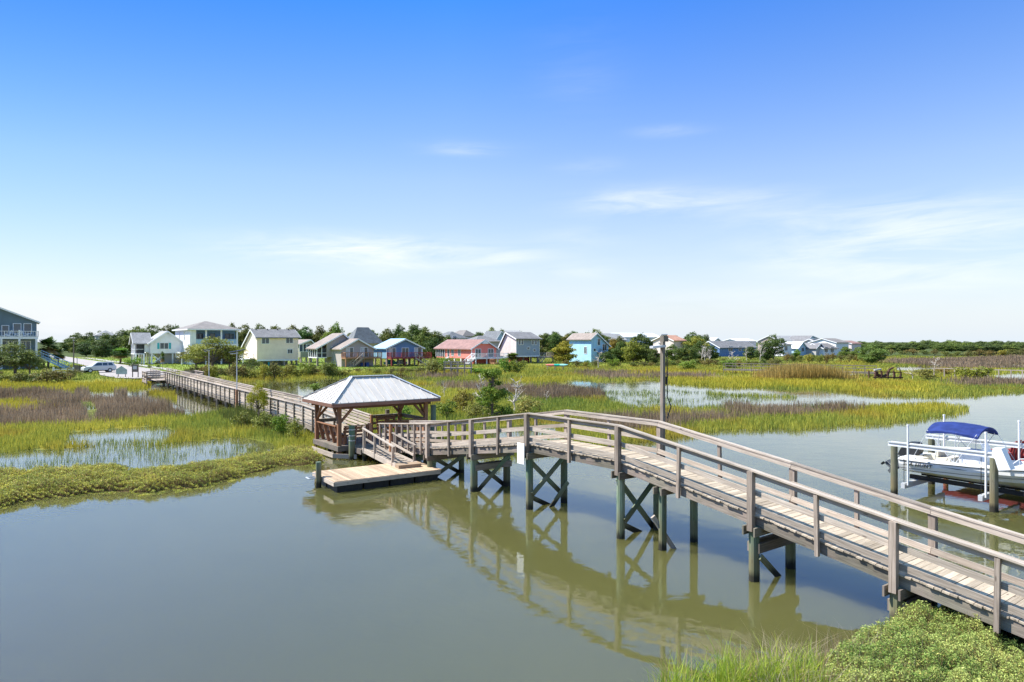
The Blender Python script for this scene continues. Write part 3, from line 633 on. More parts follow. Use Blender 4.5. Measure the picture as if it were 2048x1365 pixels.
for i in range(1, n):
    b = -oh+(B_+2*oh)*i/n; t = min(b+oh, B_+oh-b)/(cb+oh); am = -oh+(ca-rl+oh)*t
    rib(-oh+.01, b, am-.03, b); rib(A_+oh-.01, b, A_-am+.03, b)
m.out('roof_seam', M_ROOF, roof)
m = MB(); up3 = Vector((0, 0, .035))
for c, r_ in ((0, 0), (1, 1), (2, 1), (3, 0)): m.beam(Vector(C4[c])+up3, Vector(R2[r_])+up3, .2, .03)
m.beam(Vector(R2[0])+up3, Vector(R2[1])+up3, .24, .035); m.out('ridge_cap', P_METAL, roof)
m = MB(); e = .05
for (a0, b0), (a1, b1) in (((-oh, -oh), (A_+oh, -oh)), ((A_+oh, -oh+.05), (A_+oh, B_+oh-.05)), ((A_+oh, B_+oh), (-oh, B_+oh)), ((-oh, B_+oh-.05), (-oh, -oh+.05))):
    m.beam(g(a0, b0, ez-.115), g(a1, b1, ez-.115), .045, .16)
m.out('fascia', W_FASC, gz)
# railings of the pavilion
def railp(a0, b0, a1, b1, boards=((.98, .15), (.62, .13), (.3, .13)), mat=W_DARK, capw=.14):
    m = MB(); m.beam(g(a0, b0, FL+1.07), g(a1, b1, FL+1.07), capw, .04)
    for z, h in boards: m.beam(g(a0, b0, FL+z-.01), g(a1, b1, FL+z-.01), .04, h)
    return m.out('railing', mat, gz)
railp(3.35, B_+.12, A_-.1, B_+.12); railp(A_+.12, .1, A_+.12, B_-.1); railp(.1, B_+.12, 1.25, B_+.12); railp(3.4, -.13, A_-.1, -.13, mat=W_RED)
for a, b in ((1.3, B_+.12), (3.3, B_+.12), (3.3, -.13)):
    m = MB(); m.beam(g(a, b, .2), g(a, b, FL+1.1), .13, .13, up=(1, 0, 0)); m.out('post', W_RED, gz)
# built-in benches
def bench(a0, b0, a1, b1, ia, ib):
    """bench along a line, (ia,ib) points inwards"""
    s = MB(); o = lambda t, k, z: g(a0+(a1-a0)*t+ia*k, b0+(b1-b0)*t+ib*k, FL+z)
    for k in (.22, .37, .52): s.beam(o(0, k, .45), o(1, k, .45), .13, .04)
    s.out('bench_seat', W_RED, gz)
    s = MB(); s.beam(o(0, -.06, .98), o(1, -.06, .98), .15, .04)
    for k, z in ((.04, .85), (.09, .68)): s.beam(o(0, k, z), o(1, k, z), .035, .13)
    s.out('bench_back', W_RED, gz)
    L_ = math.hypot(a1-a0, b1-b0); n = max(2, round(L_/.75)+1)
    for i in range(n):
        t = (i+.15)/(n-.7); s = MB(); s.beam(o(t, .22, .0), o(t, -.04, .95), .06, .17, up=(0, 0, 1)); s.beam(o(t, .2, .39), o(t, .55, .39), .05, .08); s.beam(o(t, .5, 0), o(t, .5, .38), .06, .08, up=(1, 0, 0)); s.out('bench_bracket', W_RED, gz)
bench(.02, .25, .02, B_-.25, 1, 0); bench(.25, .0, 1.6, .0, 0, 1); bench(3.5, B_-.0, A_-.3, B_-.0, 0, -1)
m = MB(); m.beam(g(1.68, -.02, 0.1), g(1.68, -.02, FL+1.05), .17, .17, up=(1, 0, 0)); m.out('post', W_RED, gz)
for a in (0.6, 1.9, 3.2, 4.4):
    for b in (.3, 2.8): pile(gz, -b, a, FL-.27, .1, W_DARK)
for a, b in ((.67, -1.55),):
    m = MB(); m.cyl(g(a, b, -.8), g(a, b, .42), .09, .09, 10); m.out('pile', W_PILE, gz)
    m = MB(); m.beam(g(a, b, .42), g(a, b, 1.72), .12, .12, up=(1, 0, 0)); m.out('post', W_GREY, gz)
for a, b in ((2.0, -1.4), (3.1, -1.5), (3.1, -2.2)): pile(gz, -b, a, FL-.27, .1, W_PILE)
m = MB(); P, Q = GA, GA
m.beam(g(-.35, 2.9, .17), g(-.35, -.1, .17), .05, .24); m.beam(g(-.38, -.1, .16), g(.5, -1.05, .16), .05, .22); m.out('skirt_board', W_GREY, gz)
def mooring(name, px, py, top, r, lab, wraps=False, mat=W_PILE):
    p = ground_pt(px, py, 0); t = thing(name, lab, 'piling', p, 0, 'mooring pilings')
    m = MB(); m.cyl((0, 0, -1), (0, 0, top), r*1.03, r*.96, 14, wob=.04); q = m.out('shaft', mat, t)
    if wraps:
        m = MB()
        for z in (.95, 1.2, 1.5): m.cyl((0, 0, z), (0, 0, z+.035), r*1.08, r*1.08, 14)
        m.out('rope_band', P_METAL, t)
    return t
mooring('mooring_pile', 704, 920, 1.72, .155, 'thick grey piling with rope bands in front of the pavilion', True)
mooring('mooring_pile', 852, 937, .85, .12, 'short green piling between floating dock and pier')
mooring('mooring_pile', 637, 976, 1.05, .115, 'slim green piling at the left end of the floating dock')
p = GA+UY*5.45+UX*.15
t = thing('mooring_pile', 'tall green piling at the right corner of the pavilion', 'piling', p, 0, 'mooring pilings'); MB().cyl((0, 0, -1), (0, 0, 2.42), .16, .15, 14, wob=.04).out('shaft', W_PILE, t)
p = GA+UY*4.42-UX*3.45
t = thing('mooring_pile', 'dark piling top behind the back railing of the pavilion', 'piling', p, 0, 'mooring pilings'); MB().cyl((0, 0, -1), (0, 0, 1.95), .14, .13, 14, wob=.04).out('shaft', W_DARK, t)

# ---------------------------------------------------------------- gangway and floating dock
D0 = Vector((-7.0, 26.9, 0)); da = math.atan2(.56, .83)
fd = thing('floating_dock', 'floating dock of new tan boards on black floats', 'dock', D0, da)
LD, WD = 4.68, 2.55
m = MB(); x = .0
while x < LD-.05: m.box(x+.004, x+.136, -.02, WD+.02, .42, .455); x += .14
m.out('deck_boards', W_NEW, fd)
m = MB(); m.box(0, LD, -.045, -.003, .27, .43); m.box(0, LD, WD+.003, WD+.045, .27, .43); m.box(-.047, -.005, -.04, WD+.04, .27, .43); m.box(LD-.02, LD+.025, -.04, WD+.04, .27, .43); m.out('side_board', W_GREY, fd)
for i in range(4):
    for j in range(2):
        m = MB(); x0 = .12+i*1.14; y0 = .03+j*1.3
        m.box(x0, x0+1.06, y0, y0+1.15, -.25, .265); 
        for k in range(4): m.box(x0+.1+k*.26, x0+.2+k*.26, y0-.014, y0+.05, -.2, .24)
        m.out('float', P_BLACK, fd)
m = MB(); m.cyl((.02, WD-.55, .475), (-.32, WD-.55, .475), .012); m.tube([(-.07, WD-.72, .3), (-.4, WD-.72, .3), (-.42, WD-.3, .3), (-.07, WD-.3, .3)], .025); m.out('pile_guide', P_METAL, fd)
GT = GA+UY*1.05-UX*(-1.65); GBm = GA+UY*.50+UX*6.35
gdir = GBm-GT; gl = gdir.length; grot = math.atan2(gdir.y, gdir.x)
gw = thing('gangway', 'sloping wooden gangway with handrails down to the floating dock', 'gangway', GT, grot)
gzf = lambda x: .60+(.56-.60)*x/gl-.0
z0, z1 = .62, .60
# ramp slopes from the landing down to the float top
gzf = lambda x: .66-.16*(x/gl)
m = MB(); x = 0
while x < gl: m.box(x, x+.13, -.46, .46, gzf(x)-.04, gzf(x)); x += .14
m.out('deck_boards', W_GREY, gw)
m = MB(); x = .3
while x < gl-.3: m.box(x, x+.04, -.42, .42, gzf(x)+.0, gzf(x)+.022); x += .38
m.out('cleat', W_DARK, gw)
for y in (-.5, .5):
    m = MB(); m.beam((0, y, gzf(0)-.08), (gl, y, gzf(gl)-.02), .05, .24); m.out('stringer', W_GREY, gw)
    tops = []
    for i, x in enumerate((.25, 1.9, gl-.35)):
        h = (.98, .92, .80)[i]; m = MB(); ln = .0 if y > 0 or i < 2 else .12
        m.beam((x-ln, y+.0*(1 if y > 0 else -1), gzf(x)-.15), (x, y, gzf(x)+h), .09, .09, up=(1, 0, 0)); m.out('post', W_GREY, gw)
    m = MB(); sg = 1 if y > 0 else -1
    m.beam((.1, y, gzf(0)+1.0), (gl-.2, y, gzf(gl)+.82), .10, .05); m.beam((.1, y-sg*.065, gzf(0)+.5), (gl-.25, y-sg*.065, gzf(gl)+.38), .035, .1); m.out('handrail', W_GREY, gw)
m = MB(); m.box(gl-.15, gl+.42, -.52, .52, .46, .60); m.out('step', W_NEW, gw)

# ---------------------------------------------------------------- long boardwalk to the far shore
WB = Vector((-12.6, 42.5, 0)); wdir = Vector((-.57, .822, 0)).normalized(); wrot = math.atan2(wdir.y, wdir.x)
bw = thing('boardwalk', 'long weathered boardwalk with slatted rails leading to the far shore', 'boardwalk', WB, wrot)
# local x along, y = left of travel; the side nearer the camera is y>0
WW = 2.0; WL = 60.0; wz = lambda x: .60+.24*min(1, max(0, (x+4.9)/6))
# far rail lies at local y = -WW (to the right of travel)
m = MB(); x = -4.8
while x < WL+14:
    zz = wz(x) if x < WL else wz(WL); m.box(x, x+.136, -WW-.04, .04, zz-.04, zz+random.uniform(-.004, .004)); x += .142
m.out('deck_boards', W_DECK, bw)
m = MB()
for y in (0, -WW/2, -WW): m.beam((-4.8, y, .42), (1, y, .65), .05, .24); m.beam((1, y, .665), (WL+12, y, .665), .05, .25)
m.out('stringer', W_DARK, bw)
posts = [-4.5+1.85*i for i in range(35)]
for y, sg in ((.045, 1), (-WW-.045, -1)):
    for i, x in enumerate(posts):
        if x > WL: continue
        m = MB(); m.beam((x, y+sg*.035, wz(x)-.32), (x, y+sg*.035, wz(x)+1.06), .09, .09, up=(1, 0, 0)); m.out('post', W_DARK, bw)
    m = MB(); X0 = -4.7; cuts = [X0, 1.2]+[1.2+3.7*k for k in range(1, 17)]
    xe = WL+4 if sg > 0 else WL+4
    for a, b in zip(cuts, cuts[1:]): m.beam((a, y-sg*.01, wz(a)+1.085), (b, y-sg*.01, wz(b)+1.085), .15, .04)
    m.out('handrail', W_GREY, bw)
    m = MB()
    for off in (.98, .78, .58, .38, .17):
        for a, b in zip(cuts, cuts[1:]): m.beam((a, y-sg*.035, wz(a)+off), (b, y-sg*.035, wz(b)+off), .035, .135)
    m.out('rail_slats', W_GREY, bw)
for x in [-3.0+3.7*i for i in range(18)]:
    for y in (.02, -WW-.02): pile(bw, x, y, wz(x)-.30, .13, W_DARK)
    m = MB(); m.beam((x+.15, .3, wz(x)-.40), (x+.15, -WW-.3, wz(x)-.40), .05, .2); m.out('cap_beam', W_DARK, bw)
# bump-outs with benches near the shore end
for (x0, x1, y0, y1, sg) in ((WL-2, WL+2.6, .1, 2.3, 1), (WL-5, WL+1, -WW-2.0, -WW-.1, -1)):
    m = MB(); y = y0
    while y < y1: m.box(x0, x1, y, y+.13, wz(WL)-.05, wz(WL)-.004); y += .14
    m.box(x0, x1, (y1 if sg > 0 else y0)-.02, (y1 if sg > 0 else y0)+.03, wz(WL)-.35, wz(WL)-.06); m.out('side_deck', W_FAR, bw)
    yo = y1 if sg > 0 else y0
    m = MB()
    for zz in (.98, .8, .62, .2): m.box(x0, x1, yo-.02, yo+.02, wz(WL)+zz-.07, wz(WL)+zz+.07)
    for xx in (x0, x1): 
        for zz in (.98, .7, .4): m.beam((xx, y0, wz(WL)+zz), (xx, y1, wz(WL)+zz), .04, .12)
    m.beam((x0-.1, yo, wz(WL)+1.08), (x1+.1, yo, wz(WL)+1.08), .2, .04); m.out('side_railing', W_FAR, bw)
    m = MB(); yb_ = yo-sg*.4; m.box(x0+.3, x1-.3, yb_-.2, yb_+.2, wz(WL)+.40, wz(WL)+.45)
    for xx in (x0+.5, (x0+x1)/2, x1-.5): m.box(xx-.05, xx+.05, yb_-.15, yb_+.15, wz(WL), wz(WL)+.4)
    m.out('bench', W_NEW, bw)
    for xx in (x0+.1, (x0+x1)/2, x1-.1):
        m = MB(); m.beam((xx, yo-sg*.02, -.8), (xx, yo-sg*.02, wz(WL)+1.06), .13, .13, up=(1, 0, 0)); m.out('post', W_DARK, bw)
m = MB()
for y in (.1, -WW-.1):
    for zz in (1.08, .75, .4): m.beam((WL+2.6 if y > 0 else WL+1, y, wz(WL)+zz), (WL+13, y, wz(WL)+zz), .06, .09)
    for k in range(7): m.beam((WL+3+k*1.6, y, .2), (WL+3+k*1.6, y, wz(WL)+1.08), .09, .09, up=(1, 0, 0))
m.out('end_railing', W_GREY, bw)
def solar_lamp(local, h, lab, wrap):
    p = WB+Vector((wdir.x*local[0]-wdir.y*local[1], wdir.y*local[0]+wdir.x*local[1], 0)); t = thing('lamp_post', lab, 'lamp post', p, wrot, 'lamp posts')
    m = MB(); m.cyl((0, 0, .3), (0, 0, h), .05, .035, 8); m.out('pole', P_METAL, t)
    m = MB(); m.beam((-.1, .62, h-.10), (.1, -.62, h+.12), .42, .05); m.out('solar_panel', P_BLACK, t)
    m = MB(); m.beam((0, -.1, h-.15), (0, .5, h-.22), .16, .06); m.out('lamp_head', P_METAL, t)
    if wrap: m = MB(); m.beam((0, 0, -.5), (0, 0, 1.95), .19, .19, up=(1, 0, 0)); m.out('base_post', W_RED, t)
solar_lamp((17.9, .25), 5.15, 'thin solar lamp post on the near rail of the long boardwalk', True)
solar_lamp((42.6, -WW-.3), 5.05, 'thin solar lamp post on the far rail of the long boardwalk', False)
m = MB(); p = ground_pt(606, 866, 0); k = len(m.v)
for i in range(5): m.cyl((p.x-.55+i*.22, p.y+.05*math.sin(i), .05+.04*math.sin(i*2)), (p.x-.33+i*.22, p.y+.05*math.sin(i+1), .06+.03*math.cos(i)), .09+.05*math.sin(i*.8), .09+.05*math.sin((i+1)*.8), 9)
o = m.out('foam_float', P_WHITE); ztag(o, 'crumpled white foam float washed against the boardwalk piles', 'float')
# ---------------------------------------------------------------- boat lift and motor boat (local x = towards the bow, y across, away from the viewer)
P_GUIDE = plain('white_pvc', (.70, .70, .70), .5, .04)
BL = Vector((14.95, 26.7, 0))
bl = thing('boat_lift', 'white beamed boat lift standing on four dark pilings', 'boat lift', BL, ROT)
for x, y in ((0, 0), (3.35, 0), (0, 3.35), (3.55, 3.35)): 
    m = MB(); m.cyl((x, y, -1.5), (x, y, 1.89), .14, .125, 14, wob=.05); m.out('piling', W_LPILE, bl)
for y in (0, 3.35):
    m = MB(); m.box(-.22, 3.62 if y == 0 else 5.0, y-.06, y+.06, 2.02, 2.042); m.box(-.22, 3.62 if y == 0 else 5.0, y-.015, y+.015, 1.918, 2.018); m.box(-.22, 3.62 if y == 0 else 5.0, y-.06, y+.06, 1.892, 1.915)
    m.cyl((-.1, y-.02, 2.062), (3.4, y-.02, 2.062), .018, n=8); m.out('top_beam', P_LIFT, bl)
for x in (.38, 2.98):
    m = MB(); m.beam((x, -.15, .42), (x, 3.5, .42), .14, .2); m.out('cradle_beam', P_METAL, bl)
    for y in (.02, 3.3):
        m = MB(); m.cyl((x-.03, y, .5), (x-.03, y, 1.85), .012, n=5); m.out('lift_cable', P_BLACK, bl)
        m = MB(); m.cyl((x+.14, y-.06, .45), (x+.14, y-.06, 2.72 if y < 1 else 2.9), .036, n=12); m.cyl((x+.14, y-.06, 2.71 if y < 1 else 2.89), (x+.14, y-.06, 2.78 if y < 1 else 2.96), .046, n=12); m.out('guide_post', P_GUIDE, bl)
    m = MB()
for y in (1.15, 2.2):
    m = MB(); m.beam((.1, y, .60), (3.9, y, .56), .12, .16, up=(0, 0, 1)); m.out('bunk', P_BLACK, bl)
# motor cover
m = MB(); m.prism([(3.42, 2.0), (3.45, 2.28), (3.70, 2.30), (3.98, 1.60), (3.62, 1.53), (3.52, 1.9)], lambda s, t, z: (s, t, z), -.42, .02)
m.out('motor_cover', P_WHITE, bl)

HULL = plain('gelcoat', (.84, .85, .85), .25, .03, 1, spec=.5)
P_NAVY = plain('navy_canvas', (.022, .038, .15), .8, .25, 4, spec=.15)
P_CREAM = plain('cream_vinyl', (.72, .66, .52), .5, .08)
P_GREY = plain('dark_grey_paint', (.09, .10, .11), .5, .1)
BC = BL+UY*1.66+UX*-.10
bt = thing('motor_boat', 'white motor boat with blue canvas top raised on the boat lift', 'boat', BC, ROT)
# hull stations: x, half beam at gunwale, gunwale z, half chine, chine z, keel z
ST = [(0, 1.10, 1.36, .98, .92, .70), (1.2, 1.16, 1.38, 1.02, .92, .66), (2.5, 1.19, 1.43, 1.03, .93, .64), (3.8, 1.15, 1.50, .93, .98, .66), (4.8, .97, 1.58, .66, 1.06, .72), (5.6, .62, 1.66, .33, 1.18, .85), (6.2, .12, 1.74, .05, 1.38, 1.2)]
m = MB(); rings = []
for x, hb, gz_, hc, cz, kz_ in ST:
    mid = (hb*.97, gz_*.5+cz*.5); rings.append([(x, -hb, gz_), (x, -mid[0], mid[1]), (x, -hc, cz), (x, -hc*.5, (cz+kz_)/2-.03), (x, 0, kz_), (x, hc*.5, (cz+kz_)/2-.03), (x, hc, cz), (x, mid[0], mid[1]), (x, hb, gz_)])
for A, B in zip(rings, rings[1:]):
    for i in range(8): m.poly([A[i], A[i+1], B[i+1], B[i]], r=.5)
m.poly(rings[0][::-1], r=.5)
hull = m.out('hull', HULL, bt, smooth=False)
m = MB()
# cap rail, deck and cockpit
for A, B, s0, s1 in zip(ST, ST[1:], ST, ST[1:]):
    for sg in (-1, 1):
        a0 = (A[0], sg*(A[1]+.03), A[2]+.0); b0 = (B[0], sg*(B[1]+.03), B[2]); a1 = (A[0], sg*max(A[1]-.22, .02), A[2]+.03); b1 = (B[0], sg*max(B[1]-.22, .02), B[2]+.03)
        a2 = (A[0], sg*(A[1]+.03), A[2]-.05); b2 = (B[0], sg*(B[1]+.03), B[2]-.05)
        m.poly([a0, b0, b1, a1], r=.5); m.poly([a2, b2, b0, a0], r=.5)
        if A[0] < 3.7: a3 = (A[0], a1[1], A[2]-.42); b3 = (B[0], b1[1], B[2]-.42); m.poly([a1, b1, b3, a3], r=.5)
m.poly([(.02, -.9, .99), (4.6, -.9, 1.02), (4.6, .9, 1.02), (.02, .9, .99)], r=.5)
m.poly([(3.8, -.93, 1.53), (4.8, -.75, 1.61), (5.6, -.4, 1.69), (6.2, 0, 1.77), (5.6, .4, 1.69), (4.8, .75, 1.61), (3.8, .93, 1.53)], r=.5)
m.poly([(3.8, -.93, 1.53), (3.8, .93, 1.53), (3.8, .93, 1.0), (3.8, -.93, 1.0)], r=.5)
m.box(0, .32, -.95, .95, 1.0, 1.40)
m.out('deck', P_WHITE, bt)
m = MB(); m.box(1.9, 2.75, -.42, .42, 1.02, 1.85); m.beam((2.62, -.4, 1.85), (2.75, -.4, 2.12), .02, .02); m.poly([(2.7, -.4, 1.85), (2.7, .4, 1.85), (2.6, .36, 2.15), (2.6, -.36, 2.15)]); con = m.out('console', P_WHITE, bt)
m = MB()
for k in range(10):
    t0 = k*math.pi/5; t1 = (k+1)*math.pi/5; m.cyl((1.84, .1+.17*math.cos(t0), 1.72+.17*math.sin(t0)), (1.84, .1+.17*math.cos(t1), 1.72+.17*math.sin(t1)), .015, n=5)
m.out('steering_wheel', P_BLACK, con)
m = MB(); m.box(1.1, 1.6, -.42, .42, 1.02, 1.48); m.box(1.1, 1.18, -.42, .42, 1.5, 1.8); m.out('seat', P_CREAM, bt)
m = MB(); m.box(.35, .8, -.9, -.35, 1.02, 1.42); m.box(.35, .8, .35, .9, 1.02, 1.42); m.box(3.0, 3.6, -.4, .4, 1.02, 1.4); m.out('bench_cushion', P_CREAM, bt)
# stripes
for zo, h, c in ((-.055, .03, P_GREY), (-.36, .02, P_GREY)):
    m = MB()
    for A, B in zip(ST[:-1], ST[1:]):
        for sg in (-1, 1):
            def yy(S, z):
                mid = S[2]*.5+S[4]*.5
                return (S[1]+(S[1]*.97-S[1])*(S[2]-z)/(S[2]-mid)) if z > mid else (S[1]*.97+(S[3]-S[1]*.97)*(mid-z)/(mid-S[4]))
            za, zb = A[2]+zo, B[2]+zo; P = [(A[0], sg*(yy(A, za)+.006), za), (B[0], sg*(yy(B, zb)+.006), zb), (B[0], sg*(yy(B, zb-h)+.006), zb-h), (A[0], sg*(yy(A, za-h)+.006), za-h)]
            if zo < -.1 or True: m.poly(P, r=.5)
    m.out('hull_stripe', c, hull)
# lettering on the near side of the hull, as on the real boat
def text(body, size, mat, parent, loc, rot, ext=.002, sx=1.0, name='lettering', shear=0.0, align='CENTER'):
    cu = bpy.data.curves.new(name, 'FONT'); cu.body = body; cu.size = size; cu.extrude = ext; cu.align_x = align; cu.offset = size*.016; cu.space_character = 1.12; cu.shear = shear
    tmp = bpy.data.objects.new('tmp', cu); COL.objects.link(tmp); dg = bpy.context.evaluated_depsgraph_get(); me = bpy.data.meshes.new_from_object(tmp.evaluated_get(dg))
    bpy.data.objects.remove(tmp); me.name = name; me.materials.clear(); me.materials.append(mat)
    o = bpy.data.objects.new(name, me); COL.objects.link(o); o.parent = parent; o.location = loc; o.rotation_euler = rot; o.scale = (sx, 1, 1); return o
text('SEA HUNT', .19, P_BLACK, hull, (.72, -1.160, 1.125), (R(88), 0, R(-2.6)), sx=1.08, shear=.25)
m = MB(); m.poly([(1.45, -1.168, 1.235), (2.2, -1.186, 1.245), (2.5, -1.192, 1.235), (2.1, -1.184, 1.215)], r=.3); m.out('flash_stripe', P_GREY, hull)
m = MB(); m.cyl((2.6, -1.28, 1.15), (2.6, -1.28, .75), .09, .09, 10); m = MB()
# outboard
ob = MB(); ob.prism([(-.42, 1.35), (-.30, 1.62), (-.02, 1.90), (.30, 1.92), (.44, 1.72), (.36, 1.45), (.0, 1.30)], lambda s, t, z: (s, t, z), -.22, .22)
eng = ob.out('engine', P_BLACK, bt)
Q_ = Matrix.Rotation(R(42), 4, 'Y'); pv = Vector((-.05, 0, 1.35))
def tl(mb): mb.v = [tuple(Q_ @ (Vector(p)-pv)+pv) for p in mb.v]; return mb
ob = MB(); ob.prism([(-.34, 1.36), (.10, 1.36), (.0, .62), (-.22, .58)], lambda s, t, z: (s, t, z), -.06, .06); ob.prism([(-.44, .62), (.04, .66), (.04, .60), (-.44, .56)], lambda s, t, z: (s, t, z), -.16, .16); ob.cyl((-.47, 0, .42), (.10, 0, .42), .06, .035, 10); ob.prism([(-.22, .58), (-.02, .6), (-.06, .2), (-.18, .22)], lambda s, t, z: (s, t, z), -.02, .02); tl(ob).out('lower_unit', P_GREY, eng)
ob = MB()
for k in range(3):
    t = k*2.094; c, s = math.cos(t), math.sin(t); ob.poly([(-.50, .03*c, .42+.03*s), (-.46, .05*c-.09*s, .42+.05*s+.09*c), (-.48, .19*c-.06*s, .42+.19*s+.06*c), (-.54, .19*c+.05*s, .42+.19*s-.05*c), (-.54, .05*c+.05*s, .42+.05*s-.05*c)])
tl(ob).out('propeller', P_GREY, eng)
# canvas top with bows
m = MB(); nx, ny = 10, 8; G_ = {}
for i in range(nx+1):
    for j in range(ny+1):
        x = .98+1.75*i/nx; t = j/ny*2-1; zz = 2.86-.24*t*t-.05*abs(t)**4-.10*((i/nx-.35)/.65)**2*(1 if i/nx > .35 else 2)-.010*math.sin(i*1.9)**2; G_[i, j] = (x, t*.98, zz)
for i in range(nx):
    for j in range(ny):
        a, b, c, d = G_[i, j], G_[i+1, j], G_[i+1, j+1], G_[i, j+1]; m.poly([a, b, c, d], r=.5); m.poly([(p[0], p[1]*.985, p[2]-.03) for p in (d, c, b, a)], r=.5)
for i in range(nx):
    for j in (0, ny):
        a, b = G_[i, j], G_[i+1, j]; lo = .075+.01*math.sin(i); m.poly([a, b, (b[0], b[1], b[2]-lo), (a[0], a[1], a[2]-lo)], r=.5)
for j in range(ny):
    for i in (0, nx):
        a, b = G_[i, j], G_[i, j+1]; m.poly([a, b, (b[0], b[1], b[2]-.07), (a[0], a[1], a[2]-.07)], r=.5)
can = m.out('canvas_top', P_NAVY, bt, smooth=True)
for sg in (-1, 1):
    m = MB(); y0 = sg*1.03
    for xb, xt in ((1.95, 1.0), (1.95, 2.0), (2.0, 2.68), (1.3, 1.45)):
        m.cyl((xb, y0, 1.42), (xt, sg*.96, 2.56), .014, n=6)
    m.cyl((1.35, y0, 1.95), (2.5, y0, 1.95+.1), .012, n=5)
    m.cyl((3.25, sg*1.02, 1.5), (2.68, sg*.95, 2.52), .008, n=5); m.cyl((.5, sg*1.02, 1.4), (1.0, sg*.95, 2.52), .008, n=5)
    m.out('canopy_frame', P_METAL, bt)
m = MB()
for sg in (-1, 1):
    pts = [(3.7, sg*1.0, 1.55), (4.0, sg*.95, 1.85), (4.8, sg*.8, 1.95), (5.6, sg*.45, 2.02), (6.1, sg*.08, 2.05)]; m.tube(pts, .014)
    for p in pts[1:4]: m.cyl(p, (p[0], p[1]*1.02, p[2]-.35), .012, n=5)
m.out('bow_rail', P_METAL, bt)
m = MB(); m.box(2.35, 2.4, -1.16, -1.1, 1.44, 1.5); m.box(.6, .66, -1.13, -1.07, 1.40, 1.46); m.box(2.3, 2.32, -1.05, -1.02, 1.46, 1.62); m.out('cleat', P_METAL, bt)
# red deck behind the boat with two slatted chairs
RD = BL+UY*5.2
rd = thing('red_dock', 'low red painted dock on posts behind the boat lift', 'dock', RD, ROT)
m = MB(); y = 0
while y < 3: m.box(-.3, 7.5, y, y+.13, .74, .78); y += .14
m.out('deck_boards', W_DRED, rd)
for x in (-.2, 1.6, 3.4, 5.2, 7.3):
    for y in (.1, 2.9): pile(rd, x, y, .74, .1, W_DRED)
m = MB(); m.beam((-.3, .0, .66), (7.5, .0, .66), .05, .2); m.out('stringer', W_DRED, rd)
def adk(loc, rz, mat, lab, grp, small=False):
    t = thing('adirondack_chair', lab, 'chair', loc, rz, grp)
    m = MB()
    for k in range(5): m.beam((-.25, -.24+k*.12, .22+.0), (.32, -.24+k*.12, .38), .1, .022)
    m.out('seat', mat, t)
    m = MB()
    for k in range(5): m.beam((-.22, (-.22+k*.11), .22), (-.52, (-.26+k*.13), 1.02-.04*abs(k-2)), .1, .022, up=(1, 0, 0))
    m.out('backrest', mat, t)
    for s in (-1, 1):
        m = MB(); m.beam((-.5, s*.34, .56), (.36, s*.34, .56), .13, .025); m.out('armrest', mat, t)
        m = MB(); m.beam((.27, s*.32, 0), (.27, s*.32, .55), .1, .03, up=(1, 0, 0)); m.out('leg', mat, t)
        m = MB(); m.beam((-.62, s*.29, .03), (.3, s*.29, .36), .03, .12); m.out('leg', mat, t)
    return t
pA = RD+UX*2.0+UY*.5; pA.z = .78; pB = RD+UX*2.55+UY*1.3; pB.z = .78
c1 = adk(pA, ROT+R(150), W_DRED, 'red slatted chair on the red dock, partly behind the white guide post', 'red slatted chairs')
c2 = adk(pB, ROT+R(165), W_DRED, 'red slatted chair at the right frame edge behind the boat', 'red slatted chairs')
c1.scale = c2.scale = (1.15, 1.15, 1.15)
# ---------------------------------------------------------------- houses
ZG = .5
def siding(name, c, sc_=.18):
    m, nt, b = newmat(name); geo = N(nt, 'ShaderNodeTexCoord'); s = N(nt, 'ShaderNodeSeparateXYZ'); L(nt, geo.outputs['Object'], s.inputs[0])
    n = N(nt, 'ShaderNodeTexNoise', i_Scale=.9, i_Detail=5.0); L(nt, geo.outputs['Object'], n.inputs['Vector'])
    col = ramp(nt, n.outputs[0], [(.3, tuple(x*.9 for x in c)), (.7, tuple(min(1, x*1.08) for x in c))])
    fr = M(nt, 'FRACT', M(nt, 'DIVIDE', s.outputs[2], sc_)); ln = M(nt, 'LESS_THAN', fr, .12)
    col = mixc(nt, M(nt, 'MULTIPLY', ln, .35), col, tuple(x*.55 for x in c)); L(nt, col, b.inputs['Base Color']); b.inputs['Roughness'].default_value = .75; b.inputs['Specular IOR Level'].default_value = .2
    bump(nt, b, fr, .4, .02); return m
def shingle(name, c):
    c = tuple(x*.78 for x in c)
    m, nt, b = newmat(name); uv = N(nt, 'ShaderNodeUVMap', uv_map='uv'); br = N(nt, 'ShaderNodeTexBrick', i_Scale=1.0); L(nt, uv.outputs[0], br.inputs['Vector'])
    br.inputs['Color1'].default_value = (*[x*.85 for x in c], 1); br.inputs['Color2'].default_value = (*[x*1.12 for x in c], 1); br.inputs['Mortar'].default_value = (*[x*.6 for x in c], 1)
    br.inputs['Brick Width'].default_value = .5; br.inputs['Row Height'].default_value = .28; br.inputs['Mortar Size'].default_value = .012
    n = N(nt, 'ShaderNodeTexNoise', i_Scale=.6, i_Detail=6.0); L(nt, uv.outputs[0], n.inputs['Vector'])
    L(nt, mixc(nt, 1.0, br.outputs[0], ramp(nt, n.outputs[0], [(.3, (.82, .82, .82)), (.7, (1.15, 1.15, 1.15))]), 'MULTIPLY'), b.inputs['Base Color']); b.inputs['Roughness'].default_value = .9; return m
